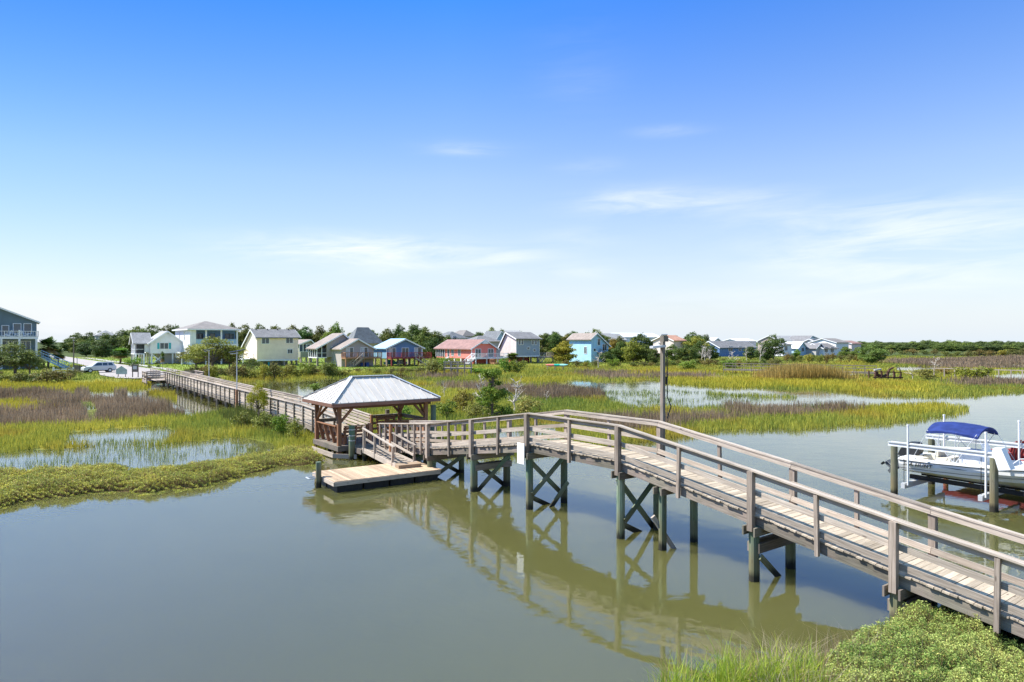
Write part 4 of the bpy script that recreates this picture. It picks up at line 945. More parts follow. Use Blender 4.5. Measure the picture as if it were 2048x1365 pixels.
SG = {k: siding('siding_'+k, c) for k, c in dict(cream=(.95, .76, .60), white=(.82, .82, .80), navy=(.15, .205, .23), slate=(.15, .25, .43), teal=(.22, .40, .50), taupe=(.46, .40, .37), tan=(.52, .42, .34),
      pink=(.85, .25, .20), grey=(.33, .39, .45), sky=(.40, .66, .84), blush=(.70, .60, .55), paleblue=(.42, .58, .68), stone=(.5, .48, .44), ochre=(.52, .44, .3), brick=(.5, .12, .1), olive=(.30, .30, .24)).items()}
RF = {k: shingle('shingles_'+k, c) for k, c in dict(grey=(.25, .24, .24), dgrey=(.20, .21, .22), brown=(.27, .24, .22), rose=(.37, .21, .18), terra=(.58, .30, .20), tan=(.37, .30, .255), lgrey=(.42, .41, .40)).items()}
RF['blue'] = plain('blue_metal_roof', (.36, .54, .72), .45, .05); RF['white'] = plain('white_metal_roof', (.80, .81, .82), .4, .04); RF['solar'] = P_BLACK
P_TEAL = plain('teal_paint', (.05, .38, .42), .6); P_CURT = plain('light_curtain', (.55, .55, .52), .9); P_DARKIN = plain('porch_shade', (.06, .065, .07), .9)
P_TRIM = plain('white_trim', (.82, .82, .81), .5, .03); W_RAILR = W_DRED
HTH = R(36)
class House:
    def __init__(s, label, px, yb, th=HTH, name='house', group=None, cat='house', zg=ZG):
        d = (CAMH-zg)*FPX/(yb-HZ); s.d = d; s.zg = zg; s.C = Vector(((px-1024)/FPX*d, d, zg)); s.a = Vector((math.cos(th), math.sin(th), 0)); s.b = Vector((-math.sin(th), math.cos(th), 0))
        s.root = thing(name, label, cat, s.C, th, group)
    def u(s, px, v=0): r = (px-1024)/FPX; P = s.C+s.b*v; return (r*P.y-P.x)/(s.a.x-r*s.a.y)
    def v(s, px, u=0): r = (px-1024)/FPX; P = s.C+s.a*u; return (r*P.y-P.x)/(s.b.x-r*s.b.y)
    def z(s, py, u=0, v=0): P = s.C+s.a*u+s.b*v; return CAMH-(py-HZ)*P.y/FPX-s.zg
    def fn(s, axis):  # profile runs along u or v
        return (lambda p, t, z: (p, t, z)) if axis == 'u' else (lambda p, t, z: (t, p, z))
    def body(s, prof, axis, t0, t1, mat, name='wall'): m = MB(); m.prism(prof, s.fn(axis), t0, t1); return m.out(name, mat, s.root)
    def roof(s, line, axis, t0, t1, mat, th=.22, oh=.45, trim=True, name='roof'):
        prof = [(p, z+.02) for p, z in line]+[(p, z+th) for p, z in reversed(line)]; m = MB(); m.prism(prof, s.fn(axis), t0-oh, t1+oh, r=.5); o = m.out(name, mat, s.root)
        if trim:
            for t in (t0-oh-.03, t1+oh+.03):
                m = MB()
                for (p, z), (q, y) in zip(line, line[1:]):
                    A = s.fn(axis)(p, t, z+.06); B = s.fn(axis)(q, t, y+.06); m.beam(A, B, .05, .28, r=.5)
                m.out('roof_trim', P_TRIM, o)
        return o
    def win(s, face, p, z, w, h, at=0.0, trim=P_TRIM, tw=.1, door=False, shutters=None, curtain=False, name=None, mull=True):
        """face f: front wall (v=at), l: left wall (u=at); p centre along the wall, z bottom"""
        def Q(a, b, c, d, lo, hi, m):
            if face == 'f': m.box(a, b, at-hi, at-lo, c, d)
            else: m.box(at-hi, at-lo, a, b, c, d)
        m = MB(); x0, x1 = p-w/2, p+w/2
        Q(x0-tw, x0, z-tw, z+h+tw, -.01, .07, m); Q(x1, x1+tw, z-tw, z+h+tw, -.01, .07, m); Q(x0+.001, x1-.001, z+h, z+h+tw, -.01, .065, m); Q(x0+.001, x1-.001, z-tw, z, -.01, .065, m)
        if mull: Q(p-.04, p+.04, z, z+h, -.005, .06, m)
        f = m.out(name or ('door' if door else 'window'), trim, s.root); m = MB(); Q(x0, x1, z, z+h, -.005, .035, m); m.out('pane', P_GLASS, f)
        if curtain: m = MB(); Q(x0+.05, p-.05, z+.05, z+h-.05, .036, .042, m); m.out('curtain', P_CURT, f)
        if shutters:
            for c in (x0-tw-.28, x1+tw+.28): m = MB(); Q(c-.24, c+.24, z-.05, z+h+.05, -.005, .05, m); m.out('shutter', shutters, s.root)
        return f
    def pilings(s, us, vs, z1, r=.16, mat=None, z0=-.6):
        for u in us:
            for v in vs: m = MB(); m.beam((u, v, z0), (u, v, z1), r*2, r*2, up=(1, 0, 0)); m.out('piling', mat or W_FAR, s.root)
    def deck(s, u0, u1, v0, v1, z, mat, h=1.05, sides='flr', post=True, skirt=.28, n=.35, ground=True):
        m = MB(); m.box(u0, u1, v0, v1, z-skirt, z); m.out('deck', mat, s.root)
        E = {'f': ((u0, v0), (u1, v0)), 'l': ((u0, v1), (u0, v0)), 'r': ((u1, v0), (u1, v1)), 'b': ((u0, v1), (u1, v1))}
        m = MB()
        for k in sides:
            (a, b), (c, d) = E[k]; Ln = math.hypot(c-a, d-b)
            for zz, hh in ((h, .09), (.12, .08)): m.beam((a, b, z+zz), (c, d, z+zz), .09, hh)
            q = max(1, int(Ln/n))
            for i in range(q+1): t = i/q; m.beam((a+(c-a)*t, b+(d-b)*t, z+.12), (a+(c-a)*t, b+(d-b)*t, z+h), .05, .05, up=(1, 0, 0))
            q = max(1, int(Ln/2.4))
            for i in range(q+1): t = i/q; m.beam((a+(c-a)*t, b+(d-b)*t, z), (a+(c-a)*t, b+(d-b)*t, z+h+.05), .12, .12, up=(1, 0, 0))
        m.out('deck_railing', mat, s.root)
        if ground:
            q = max(1, int((u1-u0)/3))
            for i in range(q+1): m = MB(); u = u0+.1+(u1-u0-.2)*i/q; m.beam((u, v0+.1, -.4), (u, v0+.1, z-skirt), .2, .2, up=(1, 0, 0)); m.out('deck_post', mat, s.root)
    def stairs(s, p0, p1, w, mat, rail=True):
        p0, p1 = Vector(p0), Vector(p1); d = p1-p0; hd = Vector((d.x, d.y, 0)).normalized(); sd = Vector((-hd.y, hd.x, 0)); n = max(3, int(abs(d.z)/.19)); m = MB()
        for i in range(n): t = (i+.5)/n; c = p0+d*t; m.beam(c-sd*w/2, c+sd*w/2, .3, .05)
        for k in (-1, 1):
            m.beam(p0+sd*k*w/2-Vector((0, 0, .1)), p1+sd*k*w/2-Vector((0, 0, .1)), .06, .28)
            if rail:
                m.beam(p0+sd*k*w/2+Vector((0, 0, .95)), p1+sd*k*w/2+Vector((0, 0, .95)), .08, .1)
                for i in range(0, n+1, 3): c = p0+d*(i/n)+sd*k*w/2; m.beam(c, c+Vector((0, 0, .95)), .07, .07, up=(1, 0, 0))
        return m.out('stairs', mat, s.root)
    def vents(s, pts):
        for p in pts: m = MB(); m.cyl((p[0], p[1], p[2]), (p[0], p[1], p[2]+.35), .12, n=8); m.out('roof_vent', P_BLACK, s.root)

# --- cream saltbox
h = House('cream yellow two storey house with three small windows over pilings', 514, 734)
U = h.u(596.5); V1 = 6.2; zb = h.z(720.5); ze = h.z(675); zr = h.z(661.5, 0, V1*.42); vr = h.v(499.5); vr = 3.6; zr = h.z(661, 0, vr); V2 = h.v(487); zb2 = h.z(697, 0, V2)
V2 = max(V2, 7.5); zb2 = ze-(ze-zb)*.5
h.body([(0, zb), (0, ze), (vr, zr), (V2, zb2), (V2, zb)], 'v', 0, U, SG['cream'])
h.roof([(-.5, ze-.28), (vr, zr), (V2+.6, zb2-.2)], 'v', 0, U, RF['grey'])
for px, py, w_, h_ in ((531, 688, 1.5, 1.15), (579, 687, 1.45, 1.05), (580, 707.5, 1.0, .85)): u = h.u(px); z = h.z(py, u); h.win('f', u, z, w_, h_)
h.pilings([.3, U*.33, U*.66, U-.3], [.3, 3.5, 7], zb); m = MB(); m.box(-.02, U+.02, -.03, .0, zb-.3, zb+.02); m.out('sill_board', P_TRIM, h.root)
h.vents([(U*f, vr*.9, zr-.05) for f in (.08, .35, .6, .87)]); m = MB(); m.box(.5, U-2, 1.5, 6, -.2, zb-.5); m.out('storage_room', SG['olive'], h.root); m = MB(); m.box(2.5, 3.2, .3, .8, 0, .9); m.out('bin', P_TEAL, h.root)
h.deck(-2.3, -.05, 2.5, 7, zb+.2, P_TRIM, sides='fl')

# --- taupe house with gable front and screened left wing
h = House('taupe grey raised house with gable front, brown deck and screened wing', 683, 735.5)
U = h.u(747); Vb = h.v(649); ze = h.z(698.5); ur = U*.5; zr = h.z(680, ur); zf = h.z(716)
h.body([(0, -.3), (0, ze), (ur, zr), (U, ze), (U, zf-.1), (U*.999, zf-.1), (U*.998, -.3)], 'u', 0, Vb, SG['taupe'])
h.roof([(-.5, ze-.25), (ur, zr), (U+.5, ze-.25)], 'u', 0, Vb, RF['tan'])
for px in (699.5, 728.5): u = h.u(px); h.win('f', u, zf+.08, 1.5, 1.95, door=True, curtain=True)
v = h.v(663); h.win('l', v, zf+.7, .7, 1.5)
h.deck(.0, U+.9, -2.2, -.03, zf, W_RED, sides='flr'); h.stairs((3.6, -2.3, zf), (.9, -2.8, 0), 1.1, W_FAR)
m = MB(); m.box(3.8, 4.5, -1.6, -1.0, 0, .95); m.out('bin', P_NAVYB := plain('blue_bin', (.03, .07, .25), .5), h.root); m = MB(); m.box(4.8, 5.5, -1.6, -1.0, 0, .95); m.out('bin', P_NAVYB, h.root)
U0 = h.u(633.5, Vb*.55); v0 = Vb*.55; ul = U0; z1 = h.z(698, ul, v0); zr2 = h.z(669, h.u(685, v0), v0); ur2 = h.u(685, v0); V3 = v0+5.2
h.body([(ul+2.2, zf), (ul+2.2, z1+(zr2-z1)*2.2/(ur2-ul)), (ur2, zr2), (ur2+1.5, zr2-1.4), (ur2+1.5, zf)], 'u', v0, V3, SG['taupe'])
h.roof([(ul-.4, z1-.2), (ur2, zr2), (ur2+2, zr2-1.6)], 'u', v0, V3, RF['tan'])
m = MB(); m.box(ul, ul+2.25, v0-.05, V3, zf-.2, zf); 
for k in range(5): m.beam((ul+.06, v0+.06+(V3-v0-.12)*k/4, zf), (ul+.06, v0+.06+(V3-v0-.12)*k/4, z1+.02), .12, .12, up=(1, 0, 0))
m.beam((ul+1.1, v0, zf), (ul+1.1, v0, z1+.6), .12, .12, up=(1, 0, 0)); m.beam((ul, v0, zf+.9), (ul+2.2, v0, zf+.9), .06, .08); m.out('porch', P_TRIM, h.root)
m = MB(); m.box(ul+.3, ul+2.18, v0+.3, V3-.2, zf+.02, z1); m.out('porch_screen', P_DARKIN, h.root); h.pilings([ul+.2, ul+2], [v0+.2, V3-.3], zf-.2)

# --- blue house with red deck
h = House('slate blue raised house with red deck rails and light blue roof', 773.7, 733.5)
U = h.u(844.5); Vb = h.v(748); ze = h.z(697); ur = U*.5; zr = h.z(680, ur); zf = h.z(716)
h.body([(0, zf-.25), (0, ze), (ur, zr), (U, ze), (U, zf-.25)], 'u', 0, Vb, SG['slate'])
h.roof([(-.5, ze-.25), (ur, zr), (U+.5, ze-.25)], 'u', 0, Vb, RF['blue'])
m = MB(); m.box(-.06, -.005, .02, Vb, zf-.2, ze-.05); m.out('sun_tinted_wall', SG['teal'], h.root)  # skin over the left wall, sunlight put into its lighter siding colour
for px in (784.5, 810.5, 835.5): h.win('f', h.u(px), zf+.08, 1.6, 1.95, door=True, curtain=px != 810.5)
m = MB(); m.box(-.1, .06, -.05, .06, zf-.2, ze+.1); m.box(U-.06, U+.1, -.05, .06, zf-.2, ze+.1); m.out('corner_trim', P_TRIM, h.root)
h.deck(.0, U+1.2, -2.2, -.08, zf, W_DRED, sides='flr', n=.3); h.pilings([.2, U*.33, U*.66, U-.2], [.4, Vb*.5, Vb-.3], zf-.25); h.stairs((5.6, -2.3, zf), (8.6, -2.8, 0), 1.1, W_FAR)
for k, c in ((1.8, P_TEAL), (4.4, P_TRIM)): m = MB(); m.prism([(k, .25), (k, .7), (k+.5, .8), (k+.9, 1.25), (k+1.9, 1.25), (k+2.2, .8), (k+2.6, .7), (k+2.6, .25)], lambda s_, t, z: (s_, t, z), 4, 5.4); m.out('stored_cart', c, h.root)

# --- coral pink house
h = House('coral pink raised house with rose roof and white deck railing', 943.6, 729.5)
U = h.u(992.5); Vb = h.v(873); ze = h.z(698); ur = U*.5; zr = h.z(681.5, ur); zf = h.z(716.5)
h.body([(0, zf-.2), (0, ze), (ur, zr), (U, ze), (U, zf-.2)], 'u', 0, Vb, SG['pink'])
h.roof([(-.6, ze-.3), (ur, zr), (U+.6, ze-.3)], 'u', 0, Vb, RF['rose'])
m = MB(); m.prism([(ur-.95, zr-.85), (ur, zr-.02), (ur+.95, zr-.85)], lambda s_, t, z: (s_, t, z), -.62, -.05); m.out('gable_vent_hood', P_TRIM, h.root)
m = MB(); m.box(-.1, .06, -.05, .06, zf-.2, ze+.1); m.out('corner_trim', P_TRIM, h.root)
for px, w_ in ((956, 1.5), (981.5, 1.5)): h.win('f', h.u(px), zf+.08, w_, 1.95, door=True)
for px in (919, 905.5): h.win('l', h.v(px), zf+.35, 1.1, 1.7)
h.win('l', h.v(897), zf+.05, .8, 1.9, door=True, mull=False)
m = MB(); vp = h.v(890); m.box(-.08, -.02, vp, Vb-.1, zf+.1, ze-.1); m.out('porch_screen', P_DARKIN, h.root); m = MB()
for k in range(5): v_ = vp+(Vb-vp)*k/4; m.beam((-.12, v_, zf), (-.12, v_, ze), .1, .1, up=(1, 0, 0))
m.out('porch_post', P_TRIM, h.root)
m = MB(); m.box(.5, U-.1, .1, 5, -.3, zf-.22); m.out('garage', SG['brick'], h.root)
h.deck(-.2, U+2.2, -2.0, -.06, zf, P_TRIM, sides='flr', n=.28); h.stairs((-.3, -1.2, zf), (-3.0, -2.0, 0), 1.1, P_TRIM); h.pilings([.2], [2, 5, 8, 11], zf-.2, mat=P_TRIM)
m = MB(); m.beam((-.2, 10.5, zf-.1), (-.2, 13, .1), .2, .2); m.beam((-.2, 9, .1), (-.2, 12, zf-.1), .2, .2); m.out('cross_brace', P_TRIM, h.root)
h.deck(2.8, 6.6, -5.4, -3.6, h.z(726.5), W_RED, sides='flr', h=.9)

# --- tall grey house
h = House('tall grey house with steep saltbox roof and narrow white trimmed windows', 1032.5, 728)
U = h.u(1078.4); zb = h.z(714); ze = h.z(677.5); vr = 4.0; zr = h.z(666.5, 0, vr); V2 = h.v(1000.5); zb2 = h.z(697, 0, V2)
h.body([(0, zb), (0, ze), (vr, zr), (V2, zb2), (V2, zb)], 'v', 0, U, SG['grey']); m = MB(); m.prism([(.02, zb), (.02, ze), (vr, zr-.03), (V2-.02, zb2), (V2-.02, zb)], h.fn('v'), -.05, -.004); m.out('sun_tinted_wall', SG['blush'], h.root)  # pale skin on the left wall paints in its sunlit tone
h.roof([(-.6, ze-.3), (vr, zr), (V2+.5, zb2-.3)], 'v', 0, U, RF['grey'])
for px in (1039, 1044.6, 1065.5, 1071.5): u = h.u(px); h.win('f', u, h.z(690, u), .5, 1.35, mull=False)
for px, py in ((1056.5, 699), (1068.8, 703)): u = h.u(px); h.win('f', u, h.z(py, u), .7, .45, mull=False)
m = MB(); m.box(0, U, -.05, -.004, zb-.1, zb+.15); m.box(-.08, .05, -.06, .0, zb, ze); m.box(U-.05, U+.08, -.06, 0, zb, ze); m.out('corner_trim', P_TRIM, h.root)
h.pilings([.3, U*.33, U*.66, U-.3], [.3, 4, 8], zb, mat=W_DARK); m = MB(); m.box(2.5, U-.8, 3, 8, -.2, zb-.3); m.out('storage_room', SG['brick'], h.root)
h.deck(U+.1, U+5, .5, 3.2, zb-.2, W_FAR, sides='fr'); h.stairs((U+1.5, .3, zb-.2), (U-1.0, -1.2, 0), 1.0, W_FAR)

# --- light blue house
h = House('bright sky blue tall house with pale roof beside orange tinged tree', 1182.3, 726)
V = h.v(1138.5); zb = -.3; ze = h.z(679); U = h.u(1217); ur = h.u(1192.5); zr = h.z(668.5, ur); zl = h.z(693, U)
h.body([(0, zb), (0, ze), (ur, zr), (U, zl), (U, zb)], 'u', 0, V, SG['sky'])
h.roof([(-.6, ze-.3), (ur, zr), (U+.5, zl-.25)], 'u', 0, V, RF['tan'])
u = h.u(1197.5); h.win('f', u, h.z(691, u), .8, 1.6, mull=False); u = h.u(1189); h.win('f', u, h.z(703, u), .7, .6, mull=False); u = h.u(1209); h.win('f', u, h.z(702, u), 1.4, 1.6)
v = h.v(1171); h.win('l', v, h.z(708, 0, v), .9, 1.7)
h.stairs((2.4, -.6, h.z(706)), (4.8, -4.6, .1), 1.2, W_DARK); m = MB(); m.box(2, 5.5, -1.2, -.02, h.z(706)-.15, h.z(706)); m.out('landing', W_DARK, h.root)

# --- white house with hipped roof and screened upper porch
h = House('large white house with grey hip roof and screened upper porch', 380, 731)
U = h.u(476.5); V = h.v(350.5); ze = h.z(658.5); zm = h.z(688.5); zb = -.3
m = MB(); m.box(0, U, 2.6, V, zb, ze); m.out('wall', SG['white'], h.root)
m = MB(); m.box(0, 1.3, .0, 2.59, zb, ze); m.out('corner_wall', SG['white'], h.root)
m = MB(); m.box(1.31, U-.1, 2.2, 2.55, zm, ze-.05); m.out('porch_back_wall', SG['slate'], h.root)
o_ = .6; zr = h.z(643.5, U*.5, V*.5); k = min(U, V)/2; cu_, cv_ = U/2, V/2; rl_ = max(.3, U/2-k)
m = MB(); c = [(-o_, -o_, ze), (U+o_, -o_, ze), (U+o_, V+o_, ze), (-o_, V+o_, ze)]; r0, r1 = (cu_-rl_, cv_, zr), (cu_+rl_, cv_, zr)
m.poly([c[0], c[1], r1, r0]); m.poly([c[1], c[2], r1]); m.poly([c[2], c[3], r0, r1]); m.poly([c[3], c[0], r0]); m.poly(c[::-1]); m.out('roof', RF['brown'], h.root)
m = MB(); m.box(-o_-.03, U+o_+.03, -o_-.05, -o_+.02, ze-.28, ze-.01); m.box(-o_-.05, -o_+.02, -o_+.03, V+o_, ze-.28, ze-.01); m.out('fascia', P_TRIM, h.root)
m = MB(); m.box(0, U, 0, 2.58, zm-.45, zm); m.out('porch_floor', P_TRIM, h.root)
for px in (380.5, 412.5, 443, 474.5): u = h.u(px, 0); m = MB(); m.beam((max(.2, u), .14, zb), (max(.2, u), .14, ze-.02), .34, .34, up=(1, 0, 0)); m.out('column', P_TRIM, h.root)
m = MB(); m.box(.3, U-.3, .1, .18, zm+.95, zm+1.08); m.box(.3, U-.3, .1, .16, zm+.05, zm+.9); m.out('porch_rail', SG['paleblue'], h.root)
for px in (394, 401, 425, 455, 463): u = h.u(px, 2.2); h.win('f', u, zm+.6, 1.0, 1.7, at=2.18, mull=False, trim=P_GREY)
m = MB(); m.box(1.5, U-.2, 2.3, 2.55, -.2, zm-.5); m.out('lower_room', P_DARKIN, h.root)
for px in (359.5, 369): v = h.v(px); h.win('l', v, h.z(681, 0, v), .6, 2.0, mull=False)
for px in (357,): v = h.v(px); h.win('l', v, h.z(722, 0, v), .8, 2.0, door=True, mull=False)
h.deck(-1.6, -.05, 1, 8, h.z(715), P_TRIM, sides='fl')

# --- white cottage with teal shutters
h = House('white cottage with teal shutters and grey gable roof on stilts', 301, 730)
U = h.u(346); zb = h.z(708); ze = h.z(688); zr = h.z(664.5, U*.8); zr2 = ze+1.6
h.body([(0, zb), (0, ze), (U*.75, zr), (U*1.5, ze), (U*1.5, zb)], 'u', 0, 9, SG['white'])
h.roof([(-.6, ze-.25), (U*.75, zr), (U*1.5+.5, ze-.25)], 'u', 0, 9, RF['lgrey'])
u = h.u(328.5); h.win('f', u, h.z(698.5, u), 1.7, 1.35, shutters=P_TEAL)
Ul = h.u(268, 1.2); zrl = h.z(668, Ul*.5, 3.5)
h.body([(1.2, zb+.3), (1.2, ze), (4.2, zrl), (7.2, ze), (7.2, zb+.3)], 'v', Ul+2.2, -.01, SG['white'], 'wing_wall'); h.roof([(.8, ze-.2), (4.2, zrl), (7.7, ze-.3)], 'v', Ul+.2, 0, RF['lgrey'], name='wing_roof')
m = MB()
for k in range(5): m.beam((Ul+.2, 1.3+k*1.4, zb-.2), (Ul+.2, 1.3+k*1.4, ze), .16, .16, up=(1, 0, 0))
m.beam((Ul+.2, 1.3, zb+1), (Ul+2, 1.3, zb+1), .08, .1); m.beam((Ul+.2, 1.3, zb+1), (Ul+.2, 7, zb+1), .08, .1); m.box(Ul, Ul+2.2, 1.2, 7.2, zb-.2, zb); m.out('porch', P_TRIM, h.root)
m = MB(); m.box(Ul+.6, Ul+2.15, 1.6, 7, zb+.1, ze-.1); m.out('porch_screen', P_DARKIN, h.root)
h.pilings([Ul+.3, Ul*.4, .3, U*.5, U, U*1.4], [.4, 4, 7.5], zb, mat=P_TRIM); m = MB(); m.beam((.4, .1, .1), (2.9, .1, zb-.2), .12, .2); m.beam((2.9, .16, .1), (.4, .16, zb-.2), .12, .2); m.out('cross_brace', P_TRIM, h.root)
m = MB(); m.box(U*.45, U*1.4, 1.5, 7, -.2, zb-.1); m.out('lower_room', SG['stone'], h.root)

# --- dark blue house at the left edge with white balcony
h = House('dark blue two storey house with white balcony at the left edge', -60, 741)
U = h.u(73.5); ze = h.z(643.5, U); zr = h.z(603, 1.5); zf = h.z(674.5, U*.8); ur = 1.2
zr = ze+(U-ur)*(h.z(617, h.u(0))-ze)/(U-h.u(0))
h.body([(ur-8, -.3), (ur-8, ze), (ur, zr), (U, ze), (U, -.3)], 'u', 0, 10, SG['navy'])
h.roof([(ur-8.6, ze-.3), (ur, zr), (U+.6, ze-.35)], 'u', 0, 10, RF['lgrey'])
for px, w_, y_ in ((11, 1.0, 672), (34.5, 1.15, 664), (55.5, 1.15, 664)): u = h.u(px, 0); h.win('f', u, h.z(y_, u)-(.4 if px > 12 else 0), w_, 1.9, mull=False, door=px < 12)
zf2 = h.z(674.5, U); h.deck(h.u(-60), U+.2, -2.4, -.02, zf2, P_TRIM, sides='flr', n=.4, ground=False, skirt=.45)
for px in (3, 39, 73): u = h.u(px, -2.3); m = MB(); m.beam((u, -2.3, -.3), (u, -2.3, zf2-.4), .34, .34, up=(1, 0, 0)); m.out('column', P_TRIM, h.root)
m = MB(); m.beam((h.u(39, -2.3), -2.3, zf2), (h.u(39, -2.3), -2.3, zf2+1.3), .3, .3, up=(1, 0, 0)); m.out('newel', P_TRIM, h.root)
for px in (14, 27, 52): u = h.u(px); h.win('f', u, h.z(704, u), 1.4, 2.0)
m = MB(); m.box(h.u(-60), U-.2, -2.2, -.05, h.z(714, U)-.2, h.z(714, U)); m.out('lower_deck', P_TRIM, h.root)
h.stairs((U+.3, -.8, h.z(711, U)), (U+5.2, -4.2, .1), 1.5, SG['paleblue'])
balc = h
W_CH = P_TRIM
for i, (px, rz) in enumerate(((16, 160), (34, 175), (52, -10))):
    u = h.u(px, -1.5); p = h.C+h.a*u+h.b*(-1.4); p.z = ZG+zf2
    c = adk(p, HTH+R(rz), W_CH, ('white balcony chair in front of the door', 'white balcony chair in the middle of the three', 'white reclining balcony chair nearest the house corner')[i], 'white chairs on the balcony'); c.scale = (1.25, 1.25, 1.25)

# --- far and half hidden houses
def bgh(label, px, yb, ye, yr, pxr, depth, wall, roof, kind='v', ridge=.5, back=None, wins=(), zbp=None, pil=False, group=None):
    """kind v: ridge parallel to the front; u: gable to the front; h: hip"""
    h = House(label, px, yb, group=group); U = h.u(pxr); ze = h.z(ye); zb = -.3 if zbp is None else h.z(zbp); V = depth
    if kind == 'v':
        vr = V*ridge; zr = h.z(yr, 0, vr); zbk = ze if back is None else back; h.body([(0, zb), (0, ze), (vr, zr), (V, zbk), (V, zb)], 'v', 0, U, SG[wall]); h.roof([(-.5, ze-.2), (vr, zr), (V+.5, zbk-.2)], 'v', 0, U, RF[roof])
    elif kind == 'u':
        ur = U*ridge; zr = h.z(yr, ur); h.body([(0, zb), (0, ze), (ur, zr), (U, ze), (U, zb)], 'u', 0, V, SG[wall]); h.roof([(-.5, ze-.2), (ur, zr), (U+.5, ze-.2)], 'u', 0, V, RF[roof])
    else:
        zr = h.z(yr, U/2, V/2); m = MB(); m.box(0, U, 0, V, zb, ze); m.out('wall', SG[wall], h.root); k = min(U, V)/2*.8; c = [(-.6, -.6, ze), (U+.6, -.6, ze), (U+.6, V+.6, ze), (-.6, V+.6, ze)]
        r0 = (k, V/2, zr) if U > V else (U/2, k, zr); r1 = (U-k, V/2, zr) if U > V else (U/2, V-k, zr); m = MB()
        if U > V: m.poly([c[0], c[1], r1, r0]); m.poly([c[1], c[2], r1]); m.poly([c[2], c[3], r0, r1]); m.poly([c[3], c[0], r0])
        else: m.poly([c[0], c[1], r0]); m.poly([c[1], c[2], r1, r0]); m.poly([c[2], c[3], r1]); m.poly([c[3], c[0], r0, r1])
        m.poly(c[::-1]); m.out('roof', RF[roof], h.root)
    for wx, wy, ww, wh in wins: u = h.u(wx); h.win('f', u, h.z(wy, u), ww, wh)
    if pil: h.pilings([.3, U/2, U-.3], [.3, V-.3], zb)
    return h
bgh('low olive grey house between the cream and taupe houses', 601, 727, 689, 681.5, 626, 9, 'olive', 'tan', 'u', .8, wins=((605.5, 704, 1.6, 1.8), (614, 704, 1.6, 1.8)), zbp=716, pil=True)
bgh('large grey hip roof rising behind the taupe house', 706, 718, 688, 655.5, 764, 7.5, 'ochre', 'dgrey', 'h')
bgh('roof top showing over the trees at far left', 192, 707, 672, 661.5, 233, 10, 'stone', 'lgrey', 'h')
bgh('dark grey roofed house behind the oaks left of the pink house', 893, 712, 677, 664, 934, 10, 'white', 'dgrey', 'h', wins=((909, 680, 1.4, 1.2),))
bgh('brown grey hip roofed house farthest behind the pink house', 926, 707, 673, 661.3, 953, 12, 'blush', 'brown', 'h')
bgh('low grey roofed house directly behind the pink house', 953, 715, 684, 672.5, 1001, 9, 'taupe', 'grey', 'h')
bgh('pale blue gabled house hidden behind the tall grey house', 991, 714, 684, 664, 1015, 9, 'paleblue', 'dgrey', 'u', .45)
bgh('flat pale roof line far behind the tall grey house', 1018, 704, 669, 662.5, 1052, 14, 'stone', 'lgrey', 'v')
bgh('grey roofed house behind the trees right of the blue house', 1212, 708, 681, 668.5, 1252, 10, 'stone', 'lgrey', 'v')
bgh('white roofed house behind the trees right of the blue house', 1242, 706, 675, 667.5, 1322, 12, 'white', 'white', 'v')
bgh('blush walled house with terracotta roof right of the tall lamp post', 1347, 716, 682, 672.5, 1370, 9, 'blush', 'terra', 'v', .5)
bgh('white roofed low house behind the dead trees', 1418, 708, 691, 677.5, 1449, 10, 'white', 'white', 'u')
bgh('long grey roofed house behind the dead marsh trees', 1439, 714, 696.5, 684, 1512, 9, 'slate', 'grey', 'v', .5, wins=((1461, 703, 2.4, 1.6), (1480, 703, 1.6, 1.6)))
bgh('long two storey building with brown roof on the skyline', 1560, 706, 683, 673, 1612, 12, 'tan', 'lgrey', 'v')
bgh('teal grey gabled block on the skyline right of the brown roof', 1612, 706, 684, 673, 1650, 10, 'paleblue', 'grey', 'u', .3)
bgh('pale blue cottage with white metal roof', 1596, 712, 697.5, 685.5, 1613, 14, 'paleblue', 'white', 'u', .5, wins=((1605, 704, 1.6, 1.5),))
bgh('grey gabled cottage right of the white metal roof', 1632, 712, 698, 688, 1647, 13, 'stone', 'grey', 'u', .5, wins=((1640, 704, 1.6, 1.5),))
h = bgh('cottage with brown roof and wide screened porch', 1646, 712, 698, 688.5, 1674, 8, 'white', 'brown', 'v', .5, wins=((1652, 705, 2.2, 1.8), (1664, 705, 2.2, 1.8)))
h = bgh('grey house with dark solar panels on its roof', 1640, 708, 689, 679.5, 1672, 10, 'stone', 'lgrey', 'v')
U = h.u(1665); m = MB(); vr = 5; za = h.z(689); zb_ = h.z(679.5, 0, 5); m.poly([(1, .6, za+(zb_-za)*.12+.3), (U, .6, za+(zb_-za)*.12+.3), (U, 4.4, za+(zb_-za)*.88+.3), (1, 4.4, za+(zb_-za)*.88+.3)]); m.out('solar_panel', P_BLACK, h.root)
bgh('white houses cluster end unit with brown roof', 1672, 709, 686, 678.5, 1697, 12, 'white', 'brown', 'v')
bgh('small pink white house at the right end of the far houses', 1703, 706, 688, 683, 1722, 10, 'blush', 'rose', 'v')
bgh('white house half hidden left of the far cluster', 1567, 713, 690, 686, 1583, 9, 'white', 'grey', 'v', wins=((1572, 702, 1.6, 1.6),))
bgh('light roofed house left of the far cluster behind trees', 1478, 705, 683, 679, 1512, 10, 'white', 'white', 'v')

